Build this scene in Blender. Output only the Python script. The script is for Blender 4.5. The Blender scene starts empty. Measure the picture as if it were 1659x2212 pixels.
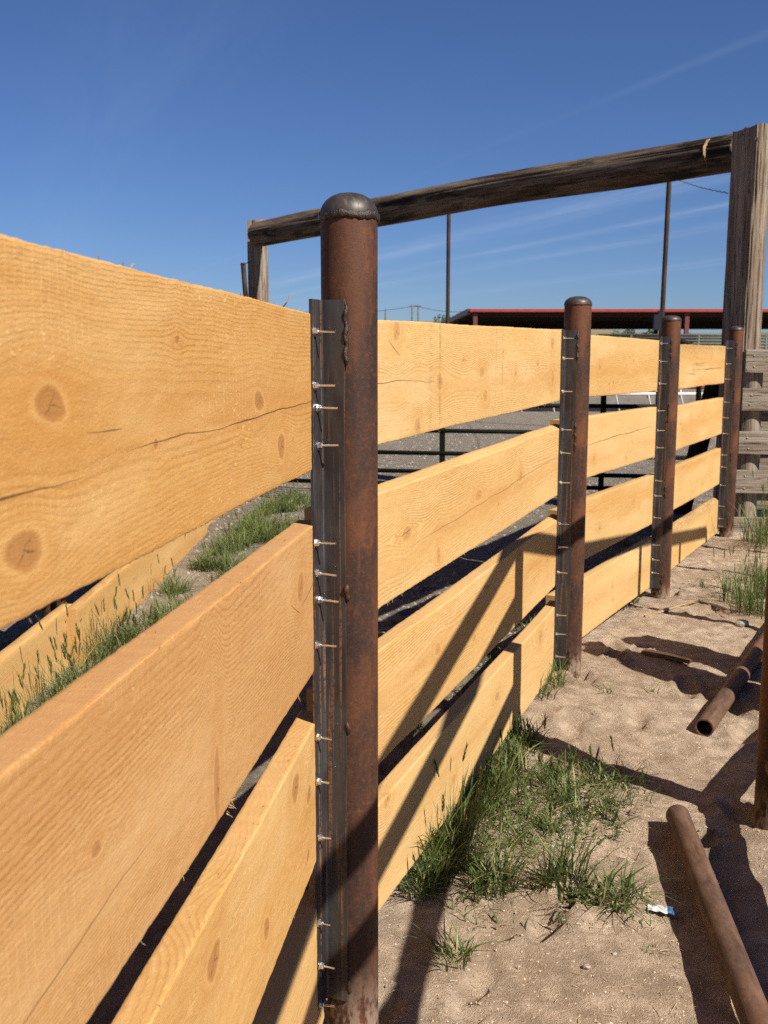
import bpy, math, random
import numpy as np
from mathutils import Vector, Matrix

# ------------------------------------------------------------------ camera, sky, sun, exposure
F_PX, W_PX, H_PX = 2250.0, 1659.0, 2212.0          # focal length in the units of a 1659 x 2212 frame
CAM_H = 1.48
TILT = math.atan((1106.0 - 765.0) / F_PX)
SUN_AZ, SUN_EL = math.radians(133.0), math.radians(45.0)   # azimuth clockwise from the view direction (+Y)

sc = bpy.context.scene
col = sc.collection
cam_d = bpy.data.cameras.new('camera')
cam_d.sensor_fit = 'VERTICAL'
cam_d.sensor_height = 36.0
cam_d.sensor_width = 27.0
cam_d.lens = 36.0 * F_PX / H_PX
cam_d.clip_start = 0.05
cam_d.clip_end = 5000.0
cam_d.dof.use_dof = True
cam_d.dof.focus_distance = 2.35
cam_d.dof.aperture_fstop = 11.0
cam = bpy.data.objects.new('camera', cam_d)
cam.location = (0, 0, CAM_H)
cam.rotation_euler = (math.pi / 2 - TILT, 0, 0)
col.objects.link(cam)
sc.camera = cam

world = bpy.data.worlds.new('World')
sc.world = world
world.use_nodes = True
SUN_STRENGTH, SKY_STRENGTH, EXPOSURE = 5.0, 0.05, 0.85
SKY_TINT = (0.50, 0.635, 0.92)
sun_d = bpy.data.lights.new('sun', 'SUN')
sun_d.energy = SUN_STRENGTH
sun_d.angle = math.radians(0.53)
sun_d.color = (1.0, 0.93, 0.82)
sun = bpy.data.objects.new('sun', sun_d)
SUN_DIR = Vector((math.sin(SUN_AZ) * math.cos(SUN_EL), math.cos(SUN_AZ) * math.cos(SUN_EL), math.sin(SUN_EL)))
sun.rotation_euler = SUN_DIR.to_track_quat('Z', 'Y').to_euler()
sun.location = (3, -3, 8)
col.objects.link(sun)
sc.view_settings.view_transform = 'Standard'
sc.view_settings.look = 'None'
sc.view_settings.gamma = 1.0
sc.view_settings.use_curve_mapping = False
sc.view_settings.exposure = EXPOSURE
sc.cycles.max_bounces = 6
sc.cycles.diffuse_bounces = 3
sc.cycles.use_denoising = False
sc.cycles.caustics_reflective = False
sc.cycles.caustics_refractive = False


class NT:
    """small node-tree writer"""
    def __init__(self, tree, k=1.0):
        self.t = tree
        self.k = k                      # scale of the colours written as tuples (overall reflectance)

    def c(self, v):
        return c4(tuple(x * self.k for x in v[:3])) if isinstance(v, (tuple, list)) else c4(v)

    def n(self, typ, **kw):
        nd = self.t.nodes.new(typ)
        for k, v in kw.items():
            if k.startswith('_'):
                setattr(nd, k[1:], v)
        return nd

    def link(self, a, b):
        self.t.links.new(a, b)

    def setin(self, nd, key, v):
        s = nd.inputs[key]
        if isinstance(v, bpy.types.NodeSocket):
            self.link(v, s)
        else:
            s.default_value = v

    def math(self, op, a, b=None, c=None, clamp=False):
        nd = self.t.nodes.new('ShaderNodeMath')
        nd.operation = op
        nd.use_clamp = clamp
        for i, v in enumerate((a, b, c)):
            if v is not None:
                self.setin(nd, i, v)
        return nd.outputs[0]

    def vmath(self, op, a, b=None):
        nd = self.t.nodes.new('ShaderNodeVectorMath')
        nd.operation = op
        self.setin(nd, 0, a)
        if b is not None:
            self.setin(nd, 1, b)
        return nd.outputs[0]

    def ramp(self, fac, stops, interp='LINEAR'):
        nd = self.t.nodes.new('ShaderNodeValToRGB')
        nd.color_ramp.interpolation = interp
        els = nd.color_ramp.elements
        while len(els) > 1:
            els.remove(els[-1])
        els[0].position = stops[0][0]
        els[0].color = self.c(stops[0][1])
        for p, c in stops[1:]:
            e = els.new(p)
            e.color = self.c(c)
        self.setin(nd, 0, fac)
        return nd.outputs[0]

    def mix(self, fac, a, b, mode='MIX'):
        nd = self.t.nodes.new('ShaderNodeMix')
        nd.data_type = 'RGBA'
        nd.blend_type = mode
        nd.clamp_factor = True
        self.setin(nd, 0, fac)
        self.setin(nd, 6, self.c(a) if isinstance(a, (tuple, list)) else a)
        self.setin(nd, 7, self.c(b) if isinstance(b, (tuple, list)) else b)
        return nd.outputs[2]

    def noise(self, vec, scale, detail=4.0, rough=0.55, dist=0.0):
        nd = self.t.nodes.new('ShaderNodeTexNoise')
        nd.inputs['Scale'].default_value = scale
        nd.inputs['Detail'].default_value = detail
        nd.inputs['Roughness'].default_value = rough
        nd.inputs['Distortion'].default_value = dist
        if vec is not None:
            self.link(vec, nd.inputs['Vector'])
        return nd.outputs[0]

    def voro(self, vec, scale, feature='F1', out=0, rnd=1.0):
        nd = self.t.nodes.new('ShaderNodeTexVoronoi')
        nd.feature = feature
        nd.inputs['Scale'].default_value = scale
        nd.inputs['Randomness'].default_value = rnd
        if vec is not None:
            self.link(vec, nd.inputs['Vector'])
        return nd.outputs[out]

    def mapping(self, vec, scale=(1, 1, 1), rot=(0, 0, 0), loc=(0, 0, 0)):
        nd = self.t.nodes.new('ShaderNodeMapping')
        nd.inputs['Scale'].default_value = scale
        nd.inputs['Rotation'].default_value = rot
        nd.inputs['Location'].default_value = loc
        self.link(vec, nd.inputs['Vector'])
        return nd.outputs[0]

    def coord(self, kind='Object'):
        return self.t.nodes.new('ShaderNodeTexCoord').outputs[kind]

    def attr(self, name, out='Fac'):
        nd = self.t.nodes.new('ShaderNodeAttribute')
        nd.attribute_name = name
        return nd.outputs[out]

    def smooth(self, x, a, b, lo=0.0, hi=1.0):
        nd = self.t.nodes.new('ShaderNodeMapRange')
        nd.interpolation_type = 'SMOOTHSTEP'
        self.setin(nd, 0, x)
        for i, v in ((1, a), (2, b), (3, lo), (4, hi)):
            nd.inputs[i].default_value = v
        return nd.outputs[0]

    def bump(self, h, strength=0.5, dist=0.002, normal=None):
        nd = self.t.nodes.new('ShaderNodeBump')
        nd.inputs['Strength'].default_value = strength
        nd.inputs['Distance'].default_value = dist
        self.link(h, nd.inputs['Height'])
        if normal is not None:
            self.link(normal, nd.inputs['Normal'])
        return nd.outputs[0]


def c4(c):
    if isinstance(c, (int, float)):
        return (c, c, c, 1.0)
    return tuple(c) if len(c) == 4 else (c[0], c[1], c[2], 1.0)


# sky: Nishita with thin cirrus streaks lying on a high plane
def build_sky():
    nt = NT(world.node_tree)
    world.node_tree.nodes.clear()
    out = nt.n('ShaderNodeOutputWorld')
    bg = nt.n('ShaderNodeBackground')
    sky = nt.n('ShaderNodeTexSky')
    sky.sky_type = 'NISHITA'
    sky.sun_disc = False
    sky.sun_elevation = SUN_EL
    sky.sun_rotation = SUN_AZ
    sky.altitude = 900.0
    sky.air_density = 1.0
    sky.dust_density = 0.25
    sky.ozone_density = 3.0
    d = nt.coord('Generated')
    sep = nt.n('ShaderNodeSeparateXYZ')
    nt.link(d, sep.inputs[0])
    z = nt.math('MAXIMUM', sep.outputs[2], 0.03)
    cmb = nt.n('ShaderNodeCombineXYZ')
    nt.link(nt.math('DIVIDE', sep.outputs[0], z), cmb.inputs[0])
    nt.link(nt.math('DIVIDE', sep.outputs[1], z), cmb.inputs[1])
    # thin cirrus: long streaks running 20 degrees to the left of the view direction
    m = nt.mapping(cmb.outputs[0], rot=(0, 0, math.radians(-20)))
    sx = nt.n('ShaderNodeSeparateXYZ')
    nt.link(m, sx.inputs[0])
    warp = nt.noise(nt.mapping(m, scale=(0.25, 0.22, 1)), 1.0, 3, 0.55)
    across = nt.math('ADD', sx.outputs[0], nt.math('MULTIPLY', nt.math('SUBTRACT', warp, 0.5), 0.45))
    fibre = nt.noise(nt.mapping(m, scale=(5.5, 0.55, 1)), 1.0, 5, 0.65, 0.4)
    along = nt.noise(nt.mapping(m, scale=(0.5, 0.30, 1)), 1.0, 3, 0.55)
    tot = None
    for (pos, wid, amp) in ((2.30, 0.035, 0.034), (4.62, 0.12, 0.16), (3.78, 0.24, 0.17), (5.35, 0.20, 0.12), (0.55, 0.30, 0.03),
                            (-3.4, 0.3, 0.03), (7.4, 0.4, 0.08), (-5.5, 0.6, 0.03)):
        q = nt.math('DIVIDE', nt.math('SUBTRACT', across, pos), wid)
        gss = nt.math('EXPONENT', nt.math('MULTIPLY', nt.math('MULTIPLY', q, q), -1.0))
        gss = nt.math('MULTIPLY', gss, amp)
        tot = gss if tot is None else nt.math('ADD', tot, gss)
    f = nt.math('MULTIPLY', tot, nt.smooth(fibre, 0.28, 0.72, 0.25, 1.25))
    f = nt.math('MULTIPLY', f, nt.smooth(along, 0.30, 0.62, 0.5, 1.1))
    f = nt.math('MULTIPLY', f, nt.smooth(sep.outputs[2], 0.01, 0.08))
    tinted = nt.mix(1.0, sky.outputs[0], SKY_TINT, 'MULTIPLY')
    colr = nt.mix(f, tinted, (6.2, 7.4, 9.5))
    nt.link(colr, bg.inputs[0])
    bg.inputs[1].default_value = SKY_STRENGTH
    nt.link(bg.outputs[0], out.inputs[0])


build_sky()

# ------------------------------------------------------------------ helpers
rng = np.random.default_rng(11)
random.seed(5)
CT, ST = math.cos(TILT), math.sin(TILT)


def z_at(y_px, Y):
    """height of a point seen at image row y_px at horizontal depth Y"""
    return CAM_H + Y * math.tan(math.atan((1106.0 - y_px) / F_PX) - TILT)


def at(x_px, y_px, Y):
    z = z_at(y_px, Y)
    zo = Y * CT - (z - CAM_H) * ST
    return Vector(((x_px - 829.5) / F_PX * zo, Y, z))


def vnoise(x, y, seed=0):
    """2-D value noise, vectorised, range 0..1"""
    x = np.asarray(x, float)
    y = np.asarray(y, float)
    xi = np.floor(x).astype(np.int64)
    yi = np.floor(y).astype(np.int64)
    fx = x - xi
    fy = y - yi
    fx = fx * fx * (3 - 2 * fx)
    fy = fy * fy * (3 - 2 * fy)

    def h(a, b):
        n = (a * 374761393 + b * 668265263 + seed * 974634777) & 0xFFFFFFFF
        n = ((n ^ (n >> 13)) * 1274126177) & 0xFFFFFFFF
        n = n ^ (n >> 16)
        return (n & 0xFFFF) / 65535.0
    return ((h(xi, yi) * (1 - fx) + h(xi + 1, yi) * fx) * (1 - fy)
            + (h(xi, yi + 1) * (1 - fx) + h(xi + 1, yi + 1) * fx) * fy)


def fbm(x, y, seed=0, oct=4):
    s, a, t = 0.0, 0.5, 0.0
    for k in range(oct):
        s = s + a * vnoise(np.asarray(x) * 2 ** k + 17.3 * k, np.asarray(y) * 2 ** k + 5.1 * k, seed + k)
        t += a
        a *= 0.5
    return s / t


def new_mesh(name, verts, faces, smooth=False):
    me = bpy.data.meshes.new(name)
    me.from_pydata([tuple(v) for v in verts], [], [tuple(f) for f in faces])
    me.update()
    if smooth:
        me.polygons.foreach_set('use_smooth', [True] * len(me.polygons))
    return me


def link_obj(name, me, mat=None, parent=None, loc=(0, 0, 0), rot=None):
    o = bpy.data.objects.new(name, me)
    col.objects.link(o)
    loc = Vector(loc)
    if parent is not None:
        o.parent = parent
        base = Vector((0, 0, 0))
        q = parent
        while q is not None:
            base += q.location
            q = q.parent
        loc = loc - base
    o.location = loc
    if rot is not None:
        o.rotation_euler = rot
    if mat is not None and me is not None and len(me.materials) == 0:
        me.materials.append(mat)
    return o


def tag(o, label=None, cat=None, group=None, kind=None):
    if label:
        o['label'] = label
    if cat:
        o['category'] = cat
    if group:
        o['group'] = group
    if kind:
        o['kind'] = kind
    return o


def empty(name, loc, label=None, cat=None, group=None):
    o = bpy.data.objects.new(name, None)
    o.empty_display_size = 0.1
    col.objects.link(o)
    o.location = loc
    return tag(o, label, cat, group)


def set_attr(me, name, vals):
    a = me.attributes.new(name, 'FLOAT', 'POINT')
    a.data.foreach_set('value', np.asarray(vals, dtype=np.float32))


class MB:
    """mesh buffer"""
    def __init__(self):
        self.v, self.f = [], []

    def add(self, vs, fs):
        o = len(self.v)
        self.v.extend([tuple(v) for v in vs])
        self.f.extend([tuple(i + o for i in f) for f in fs])

    def box(self, c, half, ax=None):
        c = Vector(c)
        ax = ax or (Vector((1, 0, 0)), Vector((0, 1, 0)), Vector((0, 0, 1)))
        vs = []
        for sx in (-1, 1):
            for sy in (-1, 1):
                for sz in (-1, 1):
                    vs.append(c + ax[0] * half[0] * sx + ax[1] * half[1] * sy + ax[2] * half[2] * sz)
        self.add(vs, [(0, 1, 3, 2), (4, 6, 7, 5), (0, 4, 5, 1), (2, 3, 7, 6), (0, 2, 6, 4), (1, 5, 7, 3)])

    def tube(self, pts, r, seg=10, caps=True, jit=0.0):
        pts = [Vector(p) for p in pts]
        n = len(pts)
        rs = r if isinstance(r, (list, tuple)) else [r] * n
        up = Vector((0, 0, 1))
        vs, fs = [], []
        prev = None
        for i, p in enumerate(pts):
            d = (pts[min(i + 1, n - 1)] - pts[max(i - 1, 0)]).normalized()
            if prev is None:
                a = d.cross(up if abs(d.z) < 0.9 else Vector((1, 0, 0))).normalized()
            else:
                a = (prev - d * prev.dot(d)).normalized()
            prev = a
            b = d.cross(a)
            for k in range(seg):
                t = 2 * math.pi * k / seg
                rr = rs[i] * (1 + jit * (random.random() - 0.5))
                vs.append(p + (a * math.cos(t) + b * math.sin(t)) * rr)
        for i in range(n - 1):
            for k in range(seg):
                k2 = (k + 1) % seg
                fs.append((i * seg + k, i * seg + k2, (i + 1) * seg + k2, (i + 1) * seg + k))
        if caps:
            fs.append(tuple(range(seg))[::-1])
            fs.append(tuple((n - 1) * seg + k for k in range(seg)))
        self.add(vs, fs)

    def lathe(self, prof, seg=24, c=(0, 0, 0)):
        """prof: list of (r, z); closes at the ends when r == 0"""
        c = Vector(c)
        vs, fs, rows = [], [], []
        for r, z in prof:
            if r < 1e-9:
                rows.append([len(vs)])
                vs.append(c + Vector((0, 0, z)))
            else:
                rows.append([len(vs) + k for k in range(seg)])
                for k in range(seg):
                    t = 2 * math.pi * k / seg
                    vs.append(c + Vector((r * math.cos(t), r * math.sin(t), z)))
        for a, b in zip(rows[:-1], rows[1:]):
            if len(a) == 1 and len(b) == 1:
                continue
            for k in range(seg):
                k2 = (k + 1) % seg
                if len(a) == 1:
                    fs.append((a[0], b[k2], b[k]))
                elif len(b) == 1:
                    fs.append((a[k], a[k2], b[0]))
                else:
                    fs.append((a[k], a[k2], b[k2], b[k]))
        self.add(vs, fs)

    def mesh(self, name, smooth=False, sharp=None):
        me = new_mesh(name, self.v, self.f, smooth)
        if smooth and sharp is not None:
            try:
                me.set_sharp_from_angle(angle=sharp)
            except Exception:
                pass
        return me

    def build(self, name, mat, parent=None, loc=(0, 0, 0), smooth=False, rot=None, sharp=None):
        loc = Vector(loc)
        me = new_mesh(name, [Vector(v) - loc for v in self.v] if loc.length > 0 else self.v, self.f, smooth)
        if smooth and sharp is not None:
            me.set_sharp_from_angle(angle=sharp)
        return link_obj(name, me, mat, parent, loc, rot)


# ------------------------------------------------------------------ materials
def make_mat(name, k=0.65):
    m = bpy.data.materials.new(name)
    m.use_nodes = True
    m.node_tree.nodes.clear()
    nt = NT(m.node_tree, k)
    out = nt.n('ShaderNodeOutputMaterial')
    b = nt.n('ShaderNodeBsdfPrincipled')
    nt.link(b.outputs[0], out.inputs[0])
    return m, nt, b, out


def mat_fir(name, light, mid, dark, knot, kstr=0.58):
    """rough-sawn softwood: the grain coordinate, knots and checks come from the mesh"""
    m, nt, b, out = make_mat(name, 0.575)
    g = nt.attr('g')
    kd = nt.attr('kd')
    cs, ch = nt.attr('cs'), nt.attr('ch')
    tone = nt.attr('tone')
    oc = nt.attr('bc', 'Vector')                     # board coordinates in metres: along, across, depth
    fine = nt.noise(nt.mapping(oc, scale=(60, 420, 420)), 1.0, 3, 0.6)
    fine2 = nt.noise(nt.mapping(oc, scale=(18, 90, 90)), 1.0, 4, 0.6)
    gg = nt.math('ADD', g, nt.math('MULTIPLY', nt.math('SUBTRACT', fine, 0.5), 0.8))
    fr = nt.math('FRACT', gg)
    brk = nt.smooth(nt.noise(nt.mapping(oc, scale=(38, 150, 150), loc=(9, 3, 5)), 1.0, 3, 0.6), 0.30, 0.52, 0.35, 1.0)
    late0 = nt.ramp(fr, [(0.0, 0.55), (0.06, 0.05), (0.45, 0.0), (0.72, 0.5), (0.88, 1.0), (0.97, 1.0), (1.0, 0.55)])
    late = nt.math('MULTIPLY', late0, brk)
    # ring contrast drifts over the board
    drift = nt.noise(nt.mapping(oc, scale=(1.6, 9, 9)), 1.0, 3, 0.5)
    contrast = nt.math('MULTIPLY', nt.smooth(drift, 0.32, 0.72, 0.30, 0.95), nt.smooth(tone, 0.25, 0.8, 1.0, 0.45))
    lf = nt.math('MULTIPLY', late, contrast)
    base = nt.mix(nt.smooth(fine2, 0.25, 0.8), light, mid)
    base = nt.mix(lf, base, dark)
    # bands of heart / sap colour
    base = nt.mix(nt.math('MULTIPLY', tone, 0.60), base, (mid[0] * 0.80, mid[1] * 0.64, mid[2] * 0.48))
    shade = nt.attr('shade')
    base = nt.mix(nt.smooth(shade, 0.0, 1.0, 0.0, 0.46), base, (mid[0] * 0.82, mid[1] * 0.70, mid[2] * 0.55))
    base = nt.mix(nt.smooth(shade, -1.0, 0.0, 0.42, 0.0), base, (light[0] * 1.02, light[1] * 1.08, light[2] * 1.2))
    # torn fuzzy fibres left by the saw: short pale flecks, and the pale lines of the blade across the board
    fl = nt.noise(nt.mapping(oc, scale=(120, 300, 300)), 1.0, 2, 0.7)
    base = nt.mix(nt.math('MULTIPLY', nt.smooth(fl, 0.56, 0.72), 0.5), base, (light[0] * 1.04, light[1] * 1.10, light[2] * 1.25))
    fl2 = nt.noise(nt.mapping(oc, scale=(70, 130, 130), rot=(0, 0, 0.6)), 1.0, 2, 0.6)
    fpat = nt.smooth(nt.noise(nt.mapping(oc, scale=(3.2, 9, 9), loc=(4, 2, 1)), 1.0, 3, 0.6), 0.50, 0.64)
    torn = nt.math('MULTIPLY', nt.smooth(fl2, 0.58, 0.68), fpat)
    base = nt.mix(nt.math('MULTIPLY', torn, 0.6), base, (light[0] * 1.06, light[1] * 1.16, light[2] * 1.35))
    sx = nt.n('ShaderNodeSeparateXYZ')
    nt.link(oc, sx.inputs[0])
    wob = nt.noise(nt.mapping(oc, scale=(6, 14, 14)), 1.0, 2, 0.5)
    sawx = nt.math('ADD', nt.math('MULTIPLY', sx.outputs[0], 62.0), nt.math('MULTIPLY', wob, 1.1))
    saw = nt.math('ABSOLUTE', nt.math('SUBTRACT', nt.math('FRACT', sawx), 0.5))
    sawl = nt.smooth(saw, 0.40, 0.5)
    sawmask = nt.smooth(nt.noise(nt.mapping(oc, scale=(2.2, 7, 7)), 1.0, 3, 0.6), 0.46, 0.66)
    sawl = nt.math('MULTIPLY', sawl, sawmask)
    base = nt.mix(nt.math('MULTIPLY', sawl, 0.42), base, (light[0] * 1.08, light[1] * 1.14, light[2] * 1.35))
    spk = nt.noise(nt.mapping(oc, scale=(260, 520, 520)), 1.0, 2, 0.6)
    base = nt.mix(nt.smooth(spk, 0.56, 0.72, 0.0, 0.40), base, (dark[0] * 1.05, dark[1] * 1.1, dark[2] * 1.2))
    lum = nt.noise(nt.mapping(oc, scale=(1.1, 4.5, 4.5), loc=(2, 8, 3)), 1.0, 4, 0.6)
    base = nt.mix(nt.smooth(lum, 0.50, 0.72, 0.0, 0.40), base, (light[0] * 1.05, light[1] * 1.14, light[2] * 1.4))
    base = nt.mix(nt.smooth(lum, 0.30, 0.48, 0.30, 0.0), base, (mid[0] * 0.88, mid[1] * 0.76, mid[2] * 0.62))
    # knots
    kdn = nt.math('ADD', kd, nt.math('MULTIPLY', nt.math('SUBTRACT', nt.noise(nt.mapping(oc, scale=(45, 60, 60)), 1.0, 3, 0.6), 0.5), 0.5))
    kin = nt.smooth(kdn, 0.80, 1.06, 1.0, 0.0)
    krim = nt.math('MULTIPLY', nt.smooth(kd, 0.8, 1.0), nt.smooth(kd, 1.0, 1.45, 1.0, 0.0))
    kr = nt.math('FRACT', nt.math('ADD', nt.math('MULTIPLY', kd, 4.5), nt.math('MULTIPLY', fine2, 1.2)))
    kvar = nt.noise(nt.mapping(oc, scale=(70, 110, 110), loc=(5, 1, 2)), 1.0, 4, 0.65)
    kcol = nt.mix(nt.math('MAXIMUM', nt.smooth(kr, 0.45, 1.0, 0.0, 0.6), nt.smooth(kvar, 0.5, 0.7, 0.0, 0.7)), knot, (knot[0] * 0.62, knot[1] * 0.50, knot[2] * 0.42))
    halo = nt.smooth(kd, 1.1, 3.2, 0.35, 0.0)
    base = nt.mix(halo, base, (mid[0] * 0.86, mid[1] * 0.70, mid[2] * 0.52))
    base = nt.mix(nt.math('MULTIPLY', nt.math('MULTIPLY', nt.smooth(kd, 0.98, 1.10), nt.smooth(kd, 1.12, 1.6, 1.0, 0.0)), kstr * 0.42), base, (light[0] * 1.05, light[1] * 1.1, light[2] * 1.2))
    base = nt.mix(nt.math('MULTIPLY', kin, kstr), base, kcol)
    ka, kb = nt.attr('ka'), nt.attr('kb')
    wv = nt.math('MULTIPLY', nt.math('SUBTRACT', nt.noise(nt.mapping(oc, scale=(140, 140, 140)), 1.0, 2, 0.5), 0.5), 0.35)
    c1 = nt.math('ABSOLUTE', nt.math('ADD', nt.math('ADD', nt.math('MULTIPLY', ka, 0.75), nt.math('MULTIPLY', kb, -0.55)), wv))
    c2 = nt.math('ABSOLUTE', nt.math('ADD', nt.math('ADD', nt.math('MULTIPLY', ka, 0.25), nt.math('MULTIPLY', kb, 0.8)), wv))
    kc = nt.math('MAXIMUM', nt.smooth(c1, 0.01, 0.05, 1.0, 0.0), nt.math('MULTIPLY', nt.smooth(c2, 0.01, 0.05, 1.0, 0.0), nt.math('GREATER_THAN', ka, -0.1)))
    kc = nt.math('MULTIPLY', kc, nt.smooth(kd, 0.55, 0.8, 1.0, 0.0))
    base = nt.mix(nt.math('MULTIPLY', kc, 0.62), base, (0.10, 0.035, 0.012))
    # checks
    edge = nt.math('ADD', nt.math('ABSOLUTE', cs), nt.math('MULTIPLY', nt.math('SUBTRACT', fine2, 0.5), 0.0004))
    ck = nt.math('LESS_THAN', edge, ch)
    base = nt.mix(nt.math('MULTIPLY', ck, 0.8), base, (0.11, 0.04, 0.012))
    edgef = nt.smooth(sx.outputs[2], 0.003, 0.008, 0.0, 0.42)
    base = nt.mix(edgef, base, (mid[0] * 0.86, mid[1] * 0.82, mid[2] * 0.95))
    # stains
    stn = nt.attr('stain')
    sn = nt.noise(nt.mapping(oc, scale=(30, 60, 60)), 1.0, 4, 0.65)
    base = nt.mix(nt.math('MULTIPLY', nt.math('MULTIPLY', stn, nt.smooth(sn, 0.3, 0.7)), 0.7), base, (0.16, 0.07, 0.03))
    nt.link(base, b.inputs['Base Color'])
    b.inputs['Roughness'].default_value = 0.85
    b.inputs['Specular IOR Level'].default_value = 0.18
    # relief
    tear = nt.noise(nt.mapping(oc, scale=(55, 170, 170)), 1.0, 4, 0.65, 0.4)
    h = nt.math('MULTIPLY', nt.math('MULTIPLY', late, nt.smooth(drift, 0.3, 0.7, 0.2, 1.0)), -0.38)
    h = nt.math('ADD', h, nt.math('MULTIPLY', torn, 0.7))
    tear2 = nt.noise(nt.mapping(oc, scale=(150, 380, 380)), 1.0, 3, 0.7)
    h = nt.math('ADD', h, nt.math('MULTIPLY', tear2, 1.3))
    h = nt.math('ADD', h, nt.math('MULTIPLY', tear, 0.9))
    h = nt.math('ADD', h, nt.math('MULTIPLY', sawl, 0.5))
    h = nt.math('ADD', h, nt.math('MULTIPLY', ck, -2.5))
    h = nt.math('MULTIPLY', h, nt.smooth(kd, 0.6, 1.2, 0.35, 1.0))
    nt.link(nt.bump(h, 0.62, 0.0009), b.inputs['Normal'])
    return m


def mat_rust(name, base=(0.150, 0.054, 0.021), orange=(0.31, 0.105, 0.028), dark=(0.042, 0.021, 0.015), dusty=0.0, scale=1.0):
    m, nt, b, out = make_mat(name)
    oc = nt.coord('Object')
    big = nt.noise(nt.mapping(oc, scale=(9 * scale, 9 * scale, 3 * scale)), 1.0, 5, 0.6, 0.4)
    mid = nt.noise(oc, 95 * scale, 6, 0.75)
    fine = nt.noise(oc, 420 * scale, 3, 0.7)
    streak = nt.noise(nt.mapping(oc, scale=(90 * scale, 90 * scale, 5 * scale)), 1.0, 4, 0.6)
    c = nt.mix(nt.smooth(big, 0.40, 0.64), dark, base)
    c = nt.mix(nt.math('MULTIPLY', nt.smooth(mid, 0.48, 0.80), 0.55), c, orange)
    pat = nt.noise(nt.mapping(oc, scale=(16 * scale, 16 * scale, 9 * scale), loc=(3, 1, 7)), 1.0, 6, 0.7)
    c = nt.mix(nt.math('MULTIPLY', nt.smooth(pat, 0.54, 0.72), 0.45), c, orange)
    c = nt.mix(nt.math('MULTIPLY', nt.smooth(streak, 0.56, 0.74), 0.5), c, (base[0] * 1.5, base[1] * 1.3, base[2] * 1.2))
    c = nt.mix(nt.math('MULTIPLY', nt.smooth(fine, 0.60, 0.75), 0.35), c, (orange[0] * 1.5, orange[1] * 1.7, orange[2] * 2))
    if dusty:
        du = nt.noise(nt.mapping(oc, scale=(30, 30, 8)), 1.0, 5, 0.65)
        c = nt.mix(nt.math('MULTIPLY', nt.smooth(du, 0.35, 0.75), dusty), c, (0.34, 0.22, 0.145))
    # dirt splashed on the foot of the thing, where the mesh says so
    dirt = nt.attr('dirt')
    dn = nt.noise(nt.mapping(oc, scale=(60, 60, 25)), 1.0, 5, 0.65)
    c = nt.mix(nt.math('MULTIPLY', dirt, nt.smooth(dn, 0.40, 0.56)), c, (0.36, 0.26, 0.19))
    nt.link(c, b.inputs['Base Color'])
    nt.link(nt.smooth(mid, 0.3, 0.7, 0.45, 0.85), b.inputs['Roughness'])
    b.inputs['Specular IOR Level'].default_value = 0.3
    h = nt.math('ADD', nt.math('MULTIPLY', mid, 0.7), nt.math('MULTIPLY', fine, 0.5))
    nt.link(nt.bump(h, 0.85, 0.0016), b.inputs['Normal'])
    return m


def mat_steel(name, base=(0.095, 0.093, 0.098), rust=(0.27, 0.105, 0.028), rough=0.40, amount=1.0):
    """mill-scaled angle iron with rust running down it"""
    m, nt, b, out = make_mat(name)
    oc = nt.coord('Object')
    streak = nt.noise(nt.mapping(oc, scale=(110, 110, 2.2)), 1.0, 4, 0.55, 0.25)
    mottle = nt.noise(oc, 130, 5, 0.65)
    cloud = nt.noise(nt.mapping(oc, scale=(25, 25, 8)), 1.0, 4, 0.6)
    c = nt.mix(nt.smooth(cloud, 0.3, 0.7), base, (base[0] * 0.45, base[1] * 0.42, base[2] * 0.42))
    rf = nt.math('MULTIPLY', nt.smooth(streak, 0.525, 0.64), nt.smooth(mottle, 0.36, 0.56))
    rf = nt.math('MULTIPLY', rf, 0.95 * amount)
    c = nt.mix(rf, c, rust)
    c = nt.mix(nt.math('MULTIPLY', nt.smooth(streak, 0.30, 0.42, 1.0, 0.0), 0.5 * amount), c, (0.075, 0.035, 0.018))
    nt.link(c, b.inputs['Base Color'])
    nt.link(nt.math('ADD', nt.math('MULTIPLY', rf, 0.4), rough), b.inputs['Roughness'])
    nt.link(nt.math('SUBTRACT', 0.35, nt.math('MULTIPLY', rf, 0.35)), b.inputs['Metallic'])
    nt.link(nt.bump(nt.math('ADD', mottle, nt.math('MULTIPLY', rf, 0.8)), 0.25, 0.0008), b.inputs['Normal'])
    return m


def mat_simple(name, color, rough=0.6, metal=0.0, var=0.25, scale=30.0, bump=0.0, spec=0.4):
    m, nt, b, out = make_mat(name, 1.0 if metal > 0.9 else 0.65)
    oc = nt.coord('Object')
    nz = nt.noise(oc, scale, 5, 0.6)
    dk = tuple(v * (1 - var) for v in color)
    lt = tuple(min(1, v * (1 + var)) for v in color)
    nt.link(nt.ramp(nz, [(0.25, dk), (0.75, lt)]), b.inputs['Base Color'])
    b.inputs['Roughness'].default_value = rough
    b.inputs['Metallic'].default_value = metal
    b.inputs['Specular IOR Level'].default_value = spec
    if bump:
        nt.link(nt.bump(nz, bump, 0.003), b.inputs['Normal'])
    return m


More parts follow.
